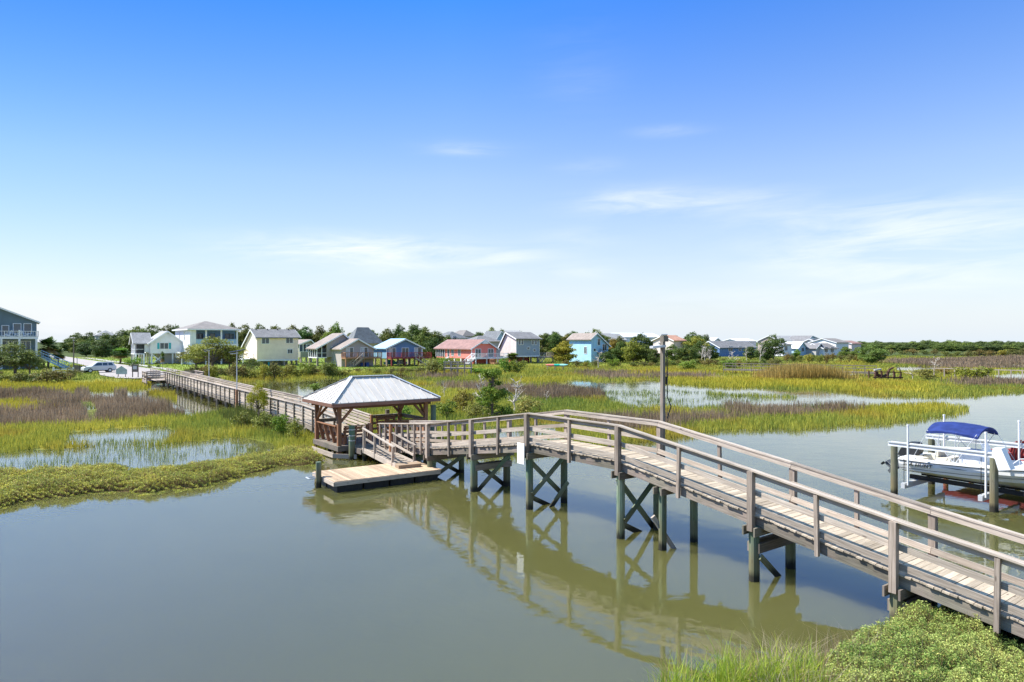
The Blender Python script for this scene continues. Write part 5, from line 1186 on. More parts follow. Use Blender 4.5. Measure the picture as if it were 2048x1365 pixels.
# ---------------------------------------------------------------- things along the far shore
p = ground_pt(168, 747, .6); 
car = thing('parked_car', 'silver white car parked at the end of the lane', 'car', p, R(46))
P_CAR = plain('car_paint', (.62, .63, .63), .3, .03, spec=.6); P_TYRE = plain('tyre_rubber', (.02, .02, .02), .9)
def carbody():
    Pf = [(0, .45), (.02, .85), (.25, 1.02), (1.25, 1.12), (1.25, 1.12), (4.85, 1.12), (4.95, .95), (4.95, .45)]
    m = MB(); m.prism([(0, .42), (.0, .82), (.3, 1.0), (1.2, 1.10), (4.82, 1.14), (4.95, .9), (4.93, .42)], lambda s_, t, z: (s_, t, z), 0, 1.9)
    o = m.out('body', P_CAR, car); m = MB(); A = [(1.2, 1.10), (1.95, 1.72), (2.2, 1.80), (4.3, 1.80), (4.5, 1.74), (4.82, 1.14)]
    L0 = [(x, .06, z) if z < 1.3 else (x, .22, z) for x, z in A]; L1 = [(x, 1.84, z) if z < 1.3 else (x, 1.68, z) for x, z in A]
    m.poly(L0[::-1]); m.poly(L1)
    for i in range(len(A)): j = (i+1) % len(A); m.poly([L0[i], L0[j], L1[j], L1[i]])
    m.out('cabin', P_CAR, car)
    for (x0, x1, x2, x3) in ((1.5, 2.05, 2.75, 2.75), (2.85, 2.85, 3.6, 3.6), (3.72, 3.72, 4.28, 4.5)):
        for y, s_ in ((.06, -1), (1.84, 1)):
            f = lambda x, z: (x, (y-s_*.16*(z-1.1)/.7)+s_*.012, z); m = MB(); m.poly([f(x0, 1.2), f(x3, 1.2), f(x2 if x2 != x3 else x2, 1.66), f(x1, 1.66)]); m.out('window', P_GLASS, car)
    m = MB(); m.poly([(4.52, .25, 1.66), (4.52, 1.65, 1.66), (4.80, 1.7, 1.22), (4.80, .2, 1.22)]); m.out('rear_window', P_GLASS, car)
    for y in (.1, 1.6): m = MB(); m.box(4.9, 4.97, y, y+.18, .85, 1.1); m.out('tail_light', W_DRED, car)
    for x in (.95, 3.95):
        for y in (.0, 1.7): m = MB(); m.cyl((x, y-.02, .37), (x, y+.22, .37), .37, n=16); w_ = m.out('wheel', P_TYRE, car); m = MB(); m.cyl((x, y-.035 if y < 1 else y+.2, .37), (x, y+.01 if y < 1 else y+.235, .37), .22, n=12); m.out('rim', P_METAL, w_)
    m = MB(); m.box(.2, 4.8, .15, 1.75, .28, .419); m.out('underbody', P_BLACK, car)
carbody()
def ends(px, py, z): return ground_pt(px, py, z)
f0 = ends(148, 744, .5); f1 = ends(172, 748, .5); t = thing('mesh_fence', 'low black mesh fence in front of the parked car', 'fence', f0, 0); dv = f1-f0
m = MB(); m.beam((0, 0, .62), dv+Vector((0, 0, .62)), .03, 1.1); m.out('mesh_panel', P_BLACK, t)
for k in (0, .5, 1): m = MB(); m.beam(dv*k, dv*k+Vector((0, 0, 1.3)), .08, .08, up=(1, 0, 0)); m.out('fence_post', P_BLACK, t)
for px, yb, yt, lab in ((147.5, 742, 682, 'tall thin dark utility pole behind the mesh fence'), (154.5, 742, 718, 'short thin post right of the utility pole')):
    p = ground_pt(px, yb, .5); t = thing('utility_pole', lab, 'pole', p); ht = CAMH-(yt-HZ)*p.y/FPX-.5; m = MB(); m.cyl((0, 0, -.3), (0, 0, ht), .12 if ht > 4 else .06, .09 if ht > 4 else .05, 8); m.out('shaft', W_DARK, t); m = MB(); m.cyl((0, 0, ht), (0, 0, ht+.12), .14, n=8); m.out('cap', P_METAL, t)
p = ground_pt(243, 756, .5); t = thing('hexagonal_sign', 'pale green hexagonal board facing the water', 'sign', p, R(-8)); m = MB(); m.prism([(-.9, .5), (-.9, 1.2), (0, 1.75), (.9, 1.2), (.9, .5)], lambda s_, t_, z: (s_, t_, z), 0, .06); m.out('board', plain('pale_green_board', (.38, .46, .38), .7), t); m = MB(); m.beam((-.6, .1, -.3), (-.6, .1, .9), .09, .09, up=(1, 0, 0)); m.out('leg', W_FAR, t); m = MB(); m.beam((.6, .1, -.3), (.6, .1, .9), .09, .09, up=(1, 0, 0)); m.out('leg', W_FAR, t)
p = ground_pt(270, 757, .5); t = thing('notice_board', 'small dark notice board on posts beside the boardwalk entrance', 'sign', p, R(-8)); m = MB(); m.box(-.5, .5, 0, .06, .9, 2.0); m.out('board', W_DARK, t); m = MB(); m.box(-.3, .3, -.012, -.002, 1.3, 1.8); m.out('notice', P_CURT, t)
for x in (-.45, .45): m = MB(); m.beam((x, .1, -.3), (x, .1, 2.05), .1, .1, up=(1, 0, 0)); m.out('leg', W_DARK, t)
p = ground_pt(107, 751, .5); t = thing('white_fence', 'short white rail fence among the left shrubs', 'fence', p, R(10)); m = MB(); m.beam((0, 0, .9), (2.9, 0, .9), .06, .14); m.beam((0, 0, .45), (2.9, 0, .45), .06, .14); m.out('rail', P_TRIM, t)
for x in (0, 2.9): m = MB(); m.beam((x, 0, -.3), (x, 0, 1.25), .22, .22, up=(1, 0, 0)); m.out('fence_post', P_TRIM, t)
# small dock by the pink house
def rail_dock(label, q0, q1, zdeck, wd, mat, nposts, zr=1.0, rw=.1, name='small_dock', rails=(1.0, .55), sides=(0, 1), deck=True):
    dv = q1-q0; ln = Vector((dv.x, dv.y, 0)).length; t = thing(name, label, 'dock', Vector((q0.x, q0.y, 0)), math.atan2(dv.y, dv.x))
    if deck:
        m = MB(); x = 0
        while x < ln: m.box(x, x+.27, 0, wd, zdeck-.05, zdeck); x += .28
        m.box(0, ln, -.03, -.003, zdeck-.25, zdeck); m.out('deck_boards', mat, t)
    m = MB()
    for s_ in sides:
        for r_ in rails: m.beam((0, s_*wd, zdeck+r_), (ln, s_*wd, zdeck+r_), .07, rw*1.3)
    m.out('railing', mat, t)
    for i in range(nposts):
        for s_ in sides: m = MB(); x = ln*i/(nposts-1); tl = random.uniform(-.08, .08); m.beam((x, s_*wd, -.8), (x+tl, s_*wd, zdeck+max(rails)), rw*1.4, rw*1.4, up=(1, 0, 0)); m.out('post', mat, t)
    return t
rail_dock('small brown railed dock in front of the pink house', ground_pt(888, 751, 0), ground_pt(942, 751, 0), 1.3, 1.6, W_GREY, 5)
rail_dock('long grey marsh pier with thin railing behind the golden reeds', ground_pt(1447, 750, 0), ground_pt(1752, 758, 0), 1.0, 1.5, W_DARK, 16, name='marsh_pier', rw=.05)
rail_dock('broken line of leaning posts and rail at the far right marsh', ground_pt(1868, 757, 0), ground_pt(2120, 766, 0), .9, 1.3, W_FAR, 12, name='old_marsh_pier', rails=(.7,), sides=(0,), deck=False)
m = MB(); q = ground_pt(1510, 757, 0); q2 = ground_pt(1550, 757, 0); m.beam((q.x, q.y, .12), (q2.x, q2.y, .9), 1.2, .08); o = m.out('fallen_ramp', W_GREY); ztag(o, 'pale fallen ramp boards lying beside the marsh pier', 'ramp')
# wreck
q = ground_pt(1750, 763, 0); t = thing('wrecked_boat_lift', 'dark rusty wrecked frame at the end of the marsh pier', 'wreck', q); P_RUST = plain('rusty_metal', (.10, .05, .035), .9, .4, 2)
m = MB()
for k in range(5): m.beam((k*.95, 0, -.5), (k*.95+.1, 0, 1.35), .16, .16, up=(1, 0, 0)); m.beam((k*.95, 1.8, -.5), (k*.95, 1.8, 1.5), .16, .16, up=(1, 0, 0))
m.beam((-.3, 0, .55), (4.2, 0, .5), .12, .2); m.beam((0, 0, 1.4), (4.0, 0, 1.3), .1, .12); m.out('frame', P_RUST, t)
m = MB(); m.tube([(.5, .8, 1.3), (.9, .8, .8), (1.7, .8, .62), (2.3, .8, 1.0), (2.6, .8, 1.7), (3.2, .8, 2.0)], .28, .12, 8); m.tube([(3.9, .5, .5), (4.15, .5, 1.2), (3.9, .5, 2.0), (3.5, .5, 1.9)], .07, .05); m.out('rusted_hull', P_RUST, t); m = MB(); m.beam((.3, .8, 1.6), (1.3, .8, 1.75), .5, .2); m.out('crate', P_CONC, t)
# kayaks on a rack
q = ground_pt(1092, 738, .5); t0_ = thing('kayak_rack', 'low wooden rack carrying coloured boats on the marsh lawn', 'rack', q); m = MB(); 
for x in (.3, 1.8, 3.4): m.beam((x, -.5, .35), (x, .9, .35), .1, .1); m.beam((x, -.4, -.3), (x, -.4, .34), .1, .1, up=(1, 0, 0)); m.beam((x, .8, -.3), (x, .8, .34), .1, .1, up=(1, 0, 0))
m.beam((0, 0, .42), (3.9, 0, .42), .1, .08); m.out('frame', W_FAR, t0_)
for i, (px, c, cn) in enumerate(((1092, (.75, .22, .18), 'red'), (1103.5, (.02, .45, .34), 'green'), (1115, (.35, .75, .75), 'pale turquoise'))):
    p = ground_pt(px, 738, .5); m = MB(); r_ = []
    n = 8
    for k in range(n+1):
        x = 1.15*(k/n*2-1); w_ = .33*(1-(abs(k/n*2-1))**2.5)+.02; r_.append([(x, w_*math.cos(a), .22*math.sin(a)*(w_/.35)+.1*(x/1.1)**2) for a in [j*math.pi/4 for j in range(8)]])
    for A, B in zip(r_, r_[1:]):
        for j in range(8): m.poly([A[j], A[(j+1) % 8], B[(j+1) % 8], B[j]], r=.5)
    o = m.out('dinghy', plain('dinghy_'+cn.replace(' ', '_'), c, .4), None, True); o.location = (p.x+1.0, p.y+.1, .5+.62+.06); ztag(o, cn+' small boat lying on the marsh rack', 'small boat', 'small boats on the rack')
# ---------------------------------------------------------------- trees: unit prototypes (height 1, radius ~.5), then copies
M_BARK = wood('bark', (.10, .075, .055), (.26, .2, .16)); M_DEADW = wood('bleached_wood', (.40, .35, .31), (.72, .66, .60))
def blob_leaves(blobs, n, size, pal, seed=0, up=.35, gap=.0):
    r = np.random.default_rng(seed); B = np.array(blobs); w_ = B[:, 3]*B[:, 4]; idx = r.choice(len(B), n, p=w_/w_.sum()); b = B[idx]
    d = r.normal(size=(n, 3)); d[:, 2] = np.abs(d[:, 2])*np.where(r.uniform(size=n) < .78, 1, -1); d /= np.linalg.norm(d, axis=1)[:, None]
    rad = r.uniform(.25, 1.0, n)**.4*(1+r.normal(0, .10, n)); P = b[:, :3]+d*rad[:, None]*np.c_[b[:, 3], b[:, 3], b[:, 4]]
    # sub-clumps: pull leaves toward random tuft centres
    k = max(8, n//26); cen = P[r.choice(n, k)]; near = r.integers(0, k, n); 
    m = r.uniform(size=n) < .55; P[m] = cen[near[m]]+r.normal(0, 1, (m.sum(), 3))*np.array([.032, .032, .022])
    tone = r.uniform(0, 1, len(B))[idx]; ct = r.uniform(0, 1, k)[near]; t = np.clip(.3*tone+.45*ct+.25*r.uniform(0, 1, n), 0, 1)[:, None]
    c = np.array(pal[0])*(1-t)+np.array(pal[1])*t; c *= r.uniform(.75, 1.2, (n, 1)); nr_ = d*.9+np.array([0, 0, up])
    return P, size*r.uniform(.6, 1.4, n), c, nr_
def make_tree(kind, seed, nleaf, pal, nb=12, size=.027, trunk=.12, sparse=False, flat=.62):
    r = np.random.default_rng(seed); root = thing('tree', 'tmp', 'tree'); bl = []
    for i in range(nb):
        a = r.uniform(0, 2*math.pi); q = r.uniform(0, 1)**.6*.36; x, y = q*math.cos(a), q*math.sin(a); z = .90*math.sqrt(max(.05, 1-(q/.46)**2))*(r.uniform(.35, 1) if not sparse else r.uniform(.62, 1)); s_ = r.uniform(.13, .21)
        bl.append((x, y, min(z, 1-s_*flat), s_, s_*flat))
    if not sparse:
        for i in range(nb//2): a = r.uniform(0, 6.283); q = r.uniform(.12, .38); s_ = r.uniform(.12, .19); bl.append((q*math.cos(a), q*math.sin(a), r.uniform(.10, .34), s_, s_*.8))
    bl.append((0, 0, .82, .17, .16)); P, s, c, nn = blob_leaves(bl, nleaf, size, pal, seed)
    o = leaves('crown', P, s, c, M_LEAF, root, nn, .8); m = MB(); m.tube([(0, 0, -.05), (.01, .01, trunk*.6), (0, .02, trunk)], .030, .022, 8)
    for b in bl[::2]: m.tube([(0, .02, trunk*.9), (b[0]*.5, b[1]*.5, (trunk+b[2])*.5), (b[0], b[1], b[2])], .016, .005, 5)
    m.out('trunk', M_BARK, root); return root
def make_cedar(seed, n):
    r = np.random.default_rng(seed); root = thing('cedar', 'tmp', 'tree'); bl = []
    for i in range(34):
        z = r.uniform(.06, .97); q = r.uniform(0, 1)**.5*.42*(1.12-z*.75); a = r.uniform(0, 6.283); s_ = r.uniform(.07, .14); bl.append((q*math.cos(a), q*math.sin(a), z, s_, s_*.75))
    P, s, c, nn = blob_leaves(bl, n, .021, ((.05, .085, .02), (.20, .24, .05)), seed); leaves('crown', P, s, c, M_LEAF, root, nn, .9); m = MB(); m.tube([(0, 0, -.05), (.02, .01, .4), (0, .02, .9)], .03, .010, 7)
    for b in bl: m.tube([(0, .01, b[2]*.7), (b[0]*.6, b[1]*.6, b[2]*.95), tuple(b[:3])], .010, .003, 4)
    m.out('trunk', M_BARK, root); return root
def make_shrub(seed, nleaf, pal, size=.035, nb=9):
    r = np.random.default_rng(seed); root = thing('shrub', 'tmp', 'shrub'); bl = []
    for i in range(nb): a = r.uniform(0, 6.283); q = r.uniform(0, .36); s_ = r.uniform(.14, .26); z = r.uniform(.15, .72)*(1-q); bl.append((q*math.cos(a), q*math.sin(a), z, s_, s_*1.1))
    P, s, c, nn = blob_leaves(bl, nleaf, size, pal, seed); P[:, 2] = np.abs(P[:, 2])
    leaves('foliage', P, s, c, M_LEAF, root, nn, .9); m = MB()
    for b in bl: m.tube([(0, 0, -.05), (b[0]*.6, b[1]*.6, b[2]*.6), tuple(b[:3])], .014, .005, 4)
    m.out('stems', M_BARK, root); return root
def make_palm(seed, nf=80, trunk=.55):
    r = np.random.default_rng(seed); root = thing('palm', 'tmp', 'palm tree'); V = []; C = []
    for i in range(nf):
        a = r.uniform(0, 6.283); e = r.uniform(-.7, 1.3); ln = r.uniform(.26, .36); dead = e < -.25; cc = np.array([.30, .22, .10]) if dead else np.array([.10, .17, .035])*r.uniform(.8, 1.7)
        d = np.array([math.cos(a)*math.cos(e), math.sin(a)*math.cos(e), math.sin(e)]); sd = np.array([-math.sin(a), math.cos(a), 0]); c0 = np.array([0, 0, trunk+.06])
        for j in range(9):  # fan leaflets
            t = (j-4)/4*1.0; q = d*math.cos(t)+sd*math.sin(t); p1 = c0+d*ln*.42; p2 = p1+q*ln*.6-np.array([0, 0, .10*ln+.05*abs(t)*ln]); w_ = np.cross(q, [0, 0, 1]); w_ = w_/(np.linalg.norm(w_)+1e-6)*.024
            V += [p1-w_, p1+w_, p2+w_*.4, p2-w_*.4]; C.append(cc*r.uniform(.8, 1.25))
        w_ = sd*.005; V += [c0-w_, c0+w_, c0+d*ln*.45+w_, c0+d*ln*.45-w_]; C.append(cc)
    V = np.array(V); fast_mesh('fronds', V, np.arange(len(V)).reshape(-1, 4), M_LEAF, root, col=np.array(C)); m = MB(); m.tube([(0, 0, -.05), (.01, 0, trunk*.5), (0, 0, trunk+.08)], .035, .03, 8); m.out('trunk', M_BARK, root); return root
def make_dead(seed, nb=16):
    r = np.random.default_rng(seed); root = thing('dead_tree', 'tmp', 'dead tree'); m = MB(); pts = [(0, 0, -.03)]; x = y = 0
    for i in range(6): x += r.normal(0, .03); y += r.normal(0, .03); pts.append((x, y, (i+1)/6*.8))
    m.tube(pts, .03, .010, 6); m.out('trunk', M_DEADW, root); m = MB()
    for i in range(nb):
        k = r.integers(2, 7); p = np.array(pts[k]); a = r.uniform(0, 6.283); ln = r.uniform(.2, .42)*(1.2-k/9); d = np.array([math.cos(a), math.sin(a), r.uniform(.1, 1.1)]); d /= np.linalg.norm(d)
        q = p+d*ln*.5; e = q+(d+r.normal(0, .35, 3))*ln*.5; m.tube([tuple(p), tuple(q), tuple(e)], .012, .004, 5)
        for _ in range(3): f = q+(e-q)*r.uniform(0, 1); m.tube([tuple(f), tuple(f+(d+r.normal(0, .7, 3))*ln*.3)], .005, .0025, 4)
    m.out('branches', M_DEADW, root); return root
G1 = ((.05, .085, .022), (.16, .20, .055)); G2 = ((.06, .10, .025), (.21, .25, .06)); GY = ((.12, .17, .03), (.34, .36, .06)); GO = ((.10, .115, .028), (.26, .23, .07))
PRO = {'oak1': make_tree('oak', 1, 8500, G1, 20), 'oak2': make_tree('oak', 2, 8500, G1, 17, flat=.7), 'oak3': make_tree('oak', 3, 8500, G2, 22), 'oak4': make_tree('oak', 9, 8000, G1, 15, flat=.8, trunk=.12),
       'airy': make_tree('oak', 5, 5200, GO, 20, trunk=.34, size=.019, sparse=True), 'shrub1': make_shrub(21, 1500, G2), 'shrub2': make_shrub(22, 1500, GO), 'shrub3': make_shrub(23, 1500, GY),
       'cedar': make_cedar(71, 7500), 'palm1': make_palm(31), 'palm2': make_palm(32, 95, .42), 'dead1': make_dead(41), 'dead2': make_dead(42, 22)}
used = set()
def plant(kind, px, yb, yt, wpx, lab, cat=None, group=None, tint=(1, 1, 1), rot=None, zg=None, name=None):
    zg = ZG if zg is None else zg; d = (CAMH-zg)*FPX/(yb-HZ); X = (px-1024)/FPX*d
    zg = max(.0, terr_z(X, d)) if d < 180 else zg
    ht = CAMH-(yt-HZ)*d/FPX-zg; wd = wpx/FPX*d; p = PRO[kind]
    if kind in used: o = copy_tree(p)
    else: o = p; used.add(kind)
    o.name = name or o.name.split('.')[0]; o.location = (X, d, zg); ht = max(ht, .5)
    o.scale = (wd*1.02, wd*1.02, ht*(1.0 if 'palm' in kind or 'dead' in kind else 1.04)); o.rotation_euler = (0, 0, random.uniform(0, 6.28) if rot is None else rot)
    ztag(o, lab, cat or o['category'], group)
    for ch in o.children: ch.color = (*tint, 1)
    return o
OAKS = ['oak1', 'oak2', 'oak3', 'oak4']; oi = 0
def oak(px, yb, yt, w_, lab, tint=(1, 1, 1), group='trees behind the houses'):
    global oi; oi += 1; return plant(OAKS[oi % 4], px, yb, yt, w_, lab, 'tree', group, tint)
BACK = 'dark rounded oak in the tree line behind the houses'
for px, yb, yt, w_ in ((138,706,681,40),(160,707,679,46),(184,709,676,50),(212,710,668,60),(246,711,661,66),(276,712,655,72),(306,712,651,74),(334,712,653,60),(352,708,652,50),
                       (464,712,648,44),(490,710,650,56),(520,708,651,60),(552,708,653,60),(585,708,652,60),(612,709,654,54),(640,709,654,54),(664,709,655,46),(745,706,662,40),
                       (775,712,658,52),(800,712,652,56),(826,713,650,60),(850,713,656,56),(874,713,663,54),(896,714,672,40),(958,708,665,36),(984,709,657,44),(1004,708,660,36),
                       (1084,712,672,44),(1108,712,668,52),(1134,712,670,46),(1150,708,664,40),(1240,708,674,44),(1284,710,668,58),(1312,710,676,40),(1385,710,665,54),(1412,708,671,44),
                       (1376,710,678,40),(1110,709,667,40),(970,712,668,40)):
    oak(px, yb, yt, w_, BACK, tuple(np.array((random.uniform(.9, 1.5), random.uniform(1.0, 1.25), random.uniform(.8, 1.1)))*random.uniform(.8, 1.2)))
for px, yb, yt, w_, lab, tn in (
    (205,716,680,54,'dark oak beside the lane, left of the small round palm',(.9,.95,.9)),(172,714,686,40,'dark low oak where the lane disappears',(.8,.9,.9)),(286,719,672,44,'dark oak touching the left side of the white cottage',(.85,.9,.85)),
    (1192,709,659,52,'light green flat topped tree behind the sky blue house',(1.6,1.5,1.0)),(672,714,648,46,'small round light green tree top above the taupe house',(1.7,1.9,1.1)),(655,716,664,40,'yellow green tree behind the screened wing',(2.2,2.0,1.1)),(700,712,668,30,'olive tree between taupe house and big hip roof',(1.5,1.2,.9)),
    (812,716,665,56,'mid green oak directly above the light blue roof',(1.5,1.4,1.0)),(842,718,668,50,'mottled oak right of the light blue roof',(1.35,1.3,.9)),(870,720,676,50,'dark oak between the slate blue and pink houses',(.8,.9,.8)),
    (1128,726,684,56,'orange tinged bushy tree left of the sky blue house',(2.6,1.8,.9)),(1112,722,696,36,'olive tree left of the orange tinged tree',(1.7,1.5,.9)),
    (1240,726,686,50,'dark green tree right of the sky blue house',(1.1,1.2,.9)),(1226,722,678,36,'russet brown tree touching the sky blue house',(2.6,1.4,.9)),(1266,727,680,50,'mottled olive tree left of the tall lamp post',(1.8,1.5,.9)),(1292,727,690,44,'grey green tree left of the tall lamp post',(1.6,1.4,1.2)),(1310,728,698,30,'dark tree just left of the tall lamp post',(1.0,1.0,.8)),(1216,728,704,40,'low dark tree right of the blue house stairs',(.9,1.0,.8)),
    (1345,724,690,40,'dark tree below the terracotta roof',(.95,1.05,.9)),(1372,726,690,50,'grey green tree right of the terracotta roofed house',(1.2,1.2,1.1)),(1400,722,684,44,'flat dark tree among the dead trunks',(.9,1.0,.8)),(1424,722,692,34,'dark tree left of the long grey roof',(.8,.9,.8)),(1392,716,674,60,'wide olive tree under the dome shaped oak',(1.9,1.5,.9)),
    (1546,722,670,48,'tall spreading tree in front of the far grey roof',(1.1,1.15,1.1)),(1528,722,690,40,'dark tree beside the far pale blue cottage',(.85,.95,.85)),(1502,720,694,36,'dark tree in front of the long grey roof',(.8,.9,.8)),(1594,722,700,22,'bright green bush below the far cottages',(1.5,1.9,1.0)),
    (1744,725,690,62,'large grey green tree at the right end of the far houses',(1.5,1.6,1.25)),(1715,721,696,36,'olive tree left of the large grey green tree',(1.5,1.5,1.1)),(1690,716,694,30,'olive tree below the far white houses',(1.5,1.5,1.1))):
    oak(px, yb, yt, w_, lab, tn)
for px in range(150, 1420, 26):
    oak(px+random.uniform(-8, 8), 702, random.uniform(664, 669) if px < 1160 else random.uniform(671, 676), random.uniform(44, 58), 'dark rounded oak in the tree line behind the houses')
for i in range(74):
    px = 1706+i*5.2+random.uniform(-3, 3); yb = random.choice([698, 699, 700, 703, 705]); oak(px, yb, 683.0+random.uniform(-2.0, 1.5)+(i < 16)*1.0+(yb-698)*.9, random.uniform(22, 38), 'low far oak in the tree line at the right horizon', (random.uniform(1.0, 1.6),)*2+(1.25,), 'trees of the right horizon')
o = plant('airy', 425, 747, 673, 122, 'wide olive oak with visible trunk in front of the white hip roofed house', 'tree', tint=(1.45, 1.6, .95))
plant('airy', 392, 745, 690, 70, 'smaller airy tree left of the wide olive oak', 'tree', tint=(1.15, 1.15, .95)); plant('airy', 458, 746, 690, 66, 'smaller airy tree right of the wide olive oak', 'tree', tint=(1.3, 1.25, .9))
plant('airy', 30, 757, 684, 110, 'feathery green tree in front of the dark blue house', 'tree', tint=(.9, 1.15, .95)); plant('airy', -10, 757, 700, 90, 'feathery tree at the left frame edge', 'tree', tint=(.8, 1.1, .95)); plant('airy', 60, 757, 704, 60, 'feathery low tree below the blue house corner', 'tree', tint=(.9, 1.1, .9))
plant('airy', 505, 748, 716, 46, 'dark round shrub left below the cream house', 'tree', tint=(.7, .95, .7))
plant('palm1', 97, 736, 667, 62, 'tall cabbage palm right of the dark blue house', name='palm'); plant('palm2', 117, 733, 682, 40, 'shorter dark palm right of the tall cabbage palm', tint=(.8, .7, .6), name='palm'); plant('palm2', 88, 736, 684, 46, 'brown skirted palm beside the blue house stairs', tint=(1.1, .8, .6), name='palm')
plant('palm2', 241, 729, 686, 58, 'round dense palm on the lawn left of the white cottage', tint=(1.2, 1.3, 1), name='palm'); plant('palm2', 1025, 730, 699, 52, 'low palm in front of the tall grey house', tint=(.9, .8, .6), name='palm')
p_ = plant('palm1', 325, 742, 699, 16, 'narrow young palm on the lawn below the cottage', tint=(1.0, .9, .7), name='palm')
plant('shrub3', 263, 735, 710, 36, 'bright green round bush on the lawn', 'shrub', tint=(.75, 1.15, .6))
plant('shrub1', 299, 737, 729, 12, 'small clipped bush on the lawn, left one', 'shrub', tint=(1, 1.1, 1)); plant('shrub1', 317, 737, 728, 12, 'small clipped bush on the lawn, right one', 'shrub', tint=(1, 1.1, 1))
SB = 'mixed marsh shrub in the belt along the far shore'
belt = []
for px in range(372, 690, 14): belt.append((px+random.uniform(-5, 5), 753+random.uniform(-5, 2)-(px > 560)*3, random.uniform(716, 736), random.uniform(28, 48)))
for px in range(720, 880, 20): belt.append((px+random.uniform(-5, 5), 742+random.uniform(-2, 2), random.uniform(731, 737), random.uniform(20, 32)))
for px in (-40, -10, 15, 40, 66, 92, 118, 140): belt.append((px, 762+random.uniform(-3, 3), random.uniform(728, 745), random.uniform(34, 56)))
for px in range(1130, 1330, 22): belt.append((px+random.uniform(-5, 5), 731, random.uniform(717, 723), random.uniform(20, 30)))
for px in range(1330, 1560, 15): belt.append((px+random.uniform(-5, 5), 730+random.uniform(-2, 2), random.uniform(710, 720), random.uniform(24, 36)))
for px in range(1570, 1760, 14): belt.append((px+random.uniform(-5, 5), 724+random.uniform(-2, 2), random.uniform(701, 709), random.uniform(20, 30)))
for px in range(1760, 2110, 22): belt.append((px, 711+random.uniform(-2, 3), random.uniform(695, 701), random.uniform(18, 34)))
for px, yb, yt, w_ in belt:
    k = random.choice(['shrub1', 'shrub2', 'shrub2', 'shrub3']); v = random.uniform(.85, 1.25); plant(k, px, yb, yt, w_, SB, 'shrub', 'shrubs along the far shore', (v*random.uniform(.95, 1.3), v, v*random.uniform(.8, 1.1)))
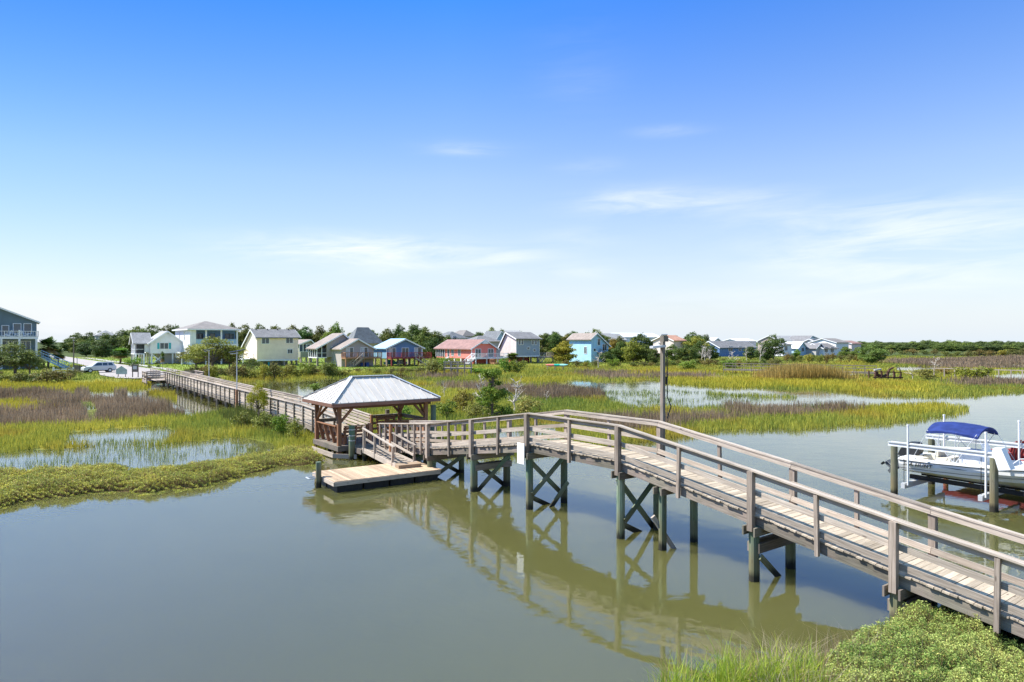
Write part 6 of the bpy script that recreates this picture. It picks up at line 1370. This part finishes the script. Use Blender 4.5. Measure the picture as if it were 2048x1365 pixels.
for px, yb, yt, w_, k, lab, tn in ((866,746,711,62,'shrub2','big grey green shrub left of the pink house',(1.3,1.4,1.2)),(887,740,706,34,'shrub3','bright green shrub against the pink house',(.8,1.1,.7)),(905,742,710,40,'shrub2','olive shrub below the pink house windows',(1.3,1.3,1.1)),(652,748,716,66,'shrub3','large yellow green shrub in front of the taupe house',(.8,.85,.7)),
    (1010,742,708,44,'shrub1','green shrub right of the white deck',(1.1,1.5,.8)),(1036,742,712,44,'shrub3','yellow green shrub below the tall grey house',(.9,.95,.8)),(955,744,732,60,'shrub1','low bright green growth under the pink house deck',(1.2,1.7,.7)),(1174,729,718,20,'shrub3','small green bush before the sky blue house',(.7,1.0,.6)),(1225,732,712,30,'shrub3','light green bush right of the blue house stairs',(.9,1.1,.7)),
    (1370,737,716,60,'shrub3','pale green mound right of the tall lamp post',(.8,1,.8)),(1455,734,714,60,'shrub3','pale green mound under the dead trees',(.75,.95,.8)),(1855,757,730,48,'shrub2','grey olive shrub at the break in the marsh pier',(1.3,1.25,1.1)),(1940,755,726,76,'shrub3','wide yellow green shrub at the far right marsh',(.7,.7,.5)),(1890,748,730,36,'shrub2','grey brown shrub beside the wide yellow one',(1.6,1.2,1.2)),
    (925,815,768,62,'shrub2','dense olive brown shrub left of the green cedar',(1.2,1.05,.7)),(893,826,792,60,'shrub3','pale yellow green bush behind the pavilion roof corner',(.75,.85,.7)),(950,830,798,50,'shrub2','pale bush at the foot of the green cedar',(1.5,1.5,1.2)),(1050,822,785,70,'shrub2','pale grey green bush right of the cedar',(1.9,1.8,1.6)),
    (805,836,800,60,'shrub1','dark green bush behind the pavilion posts',(1.1,1.5,.8)),(560,858,815,54,'shrub3','bright green leafy bush beside the long boardwalk',(.7,.95,.6)),(528,850,817,54,'shrub2','mixed bush left of the bright one by the boardwalk',(1.4,1.6,1.1)),(592,866,826,44,'shrub2','pale bush beside the boardwalk close to the pavilion',(1.5,1.7,1.2)),(490,845,815,50,'shrub2','low olive bush at the left end of the boardwalk bushes',(1.3,1.4,1)),(628,775,762,40,'shrub3','bright bush behind the pavilion roof, far bank',(.8,1,.7))):
    plant(k, px, yb, yt, w_, lab, 'shrub', tint=tn)
c_ = plant('cedar', 984, 839, 746, 92, 'dark green cedar with bleached dead limbs behind the pier', 'tree', tint=(1.35, 1.5, .85), zg=.05, name='cedar')
plant('dead1', 968, 832, 742, 60, 'bleached dead branches leaning out of the cedar', 'dead tree', zg=.05, rot=1.0); plant('dead2', 1028, 826, 752, 70, 'grey dead limbs spreading right of the cedar', 'dead tree', zg=.05, rot=2.0)
plant('dead1', 889, 800, 757, 20, 'small dead sapling left of the olive brown shrub', 'dead tree', zg=.05); plant('dead1', 1092, 803, 780, 20, 'small bleached twig in the brown rush', 'dead tree', zg=.05)
plant('airy', 518, 848, 763, 46, 'thin yellow green sapling rising over the long boardwalk rail', 'tree', tint=(2.2, 2.2, .5), zg=.1, name='sapling')
for px, yb, yt, w_, lab in ((1402,728,690,30,'bleached dead tree left of the forked pair'),(1410,727,684,26,'bleached dead tree with high forks'),(1420,728,692,26,'dead tree right of the high forks'),(1464,731,700,36,'bleached dead tree in front of the long grey roof'),(1519,728,678,30,'tall dead trunk beside the spreading far tree'),(1494,726,690,20,'thin dead trunk before the long grey roof'),(1350,722,692,24,'dead branches before the blush house'),(1196,734,700,34,'dark bare tree before the sky blue house'),(1826,754,732,40,'tangle of bare grey branches by the wreck'),(1868,740,712,34,'bare grey bush right of the wreck'),(612,742,722,24,'grey bare shrub before the cream house'),(1045,716,690,10,'bare pole like trunk by the grey house')):
    plant(random.choice(['dead1', 'dead2']), px, yb, yt, w_, lab, 'dead tree', 'dead trees of the marsh edge')
for k, p in PRO.items():
    if k not in used: bpy.data.objects.remove(p)
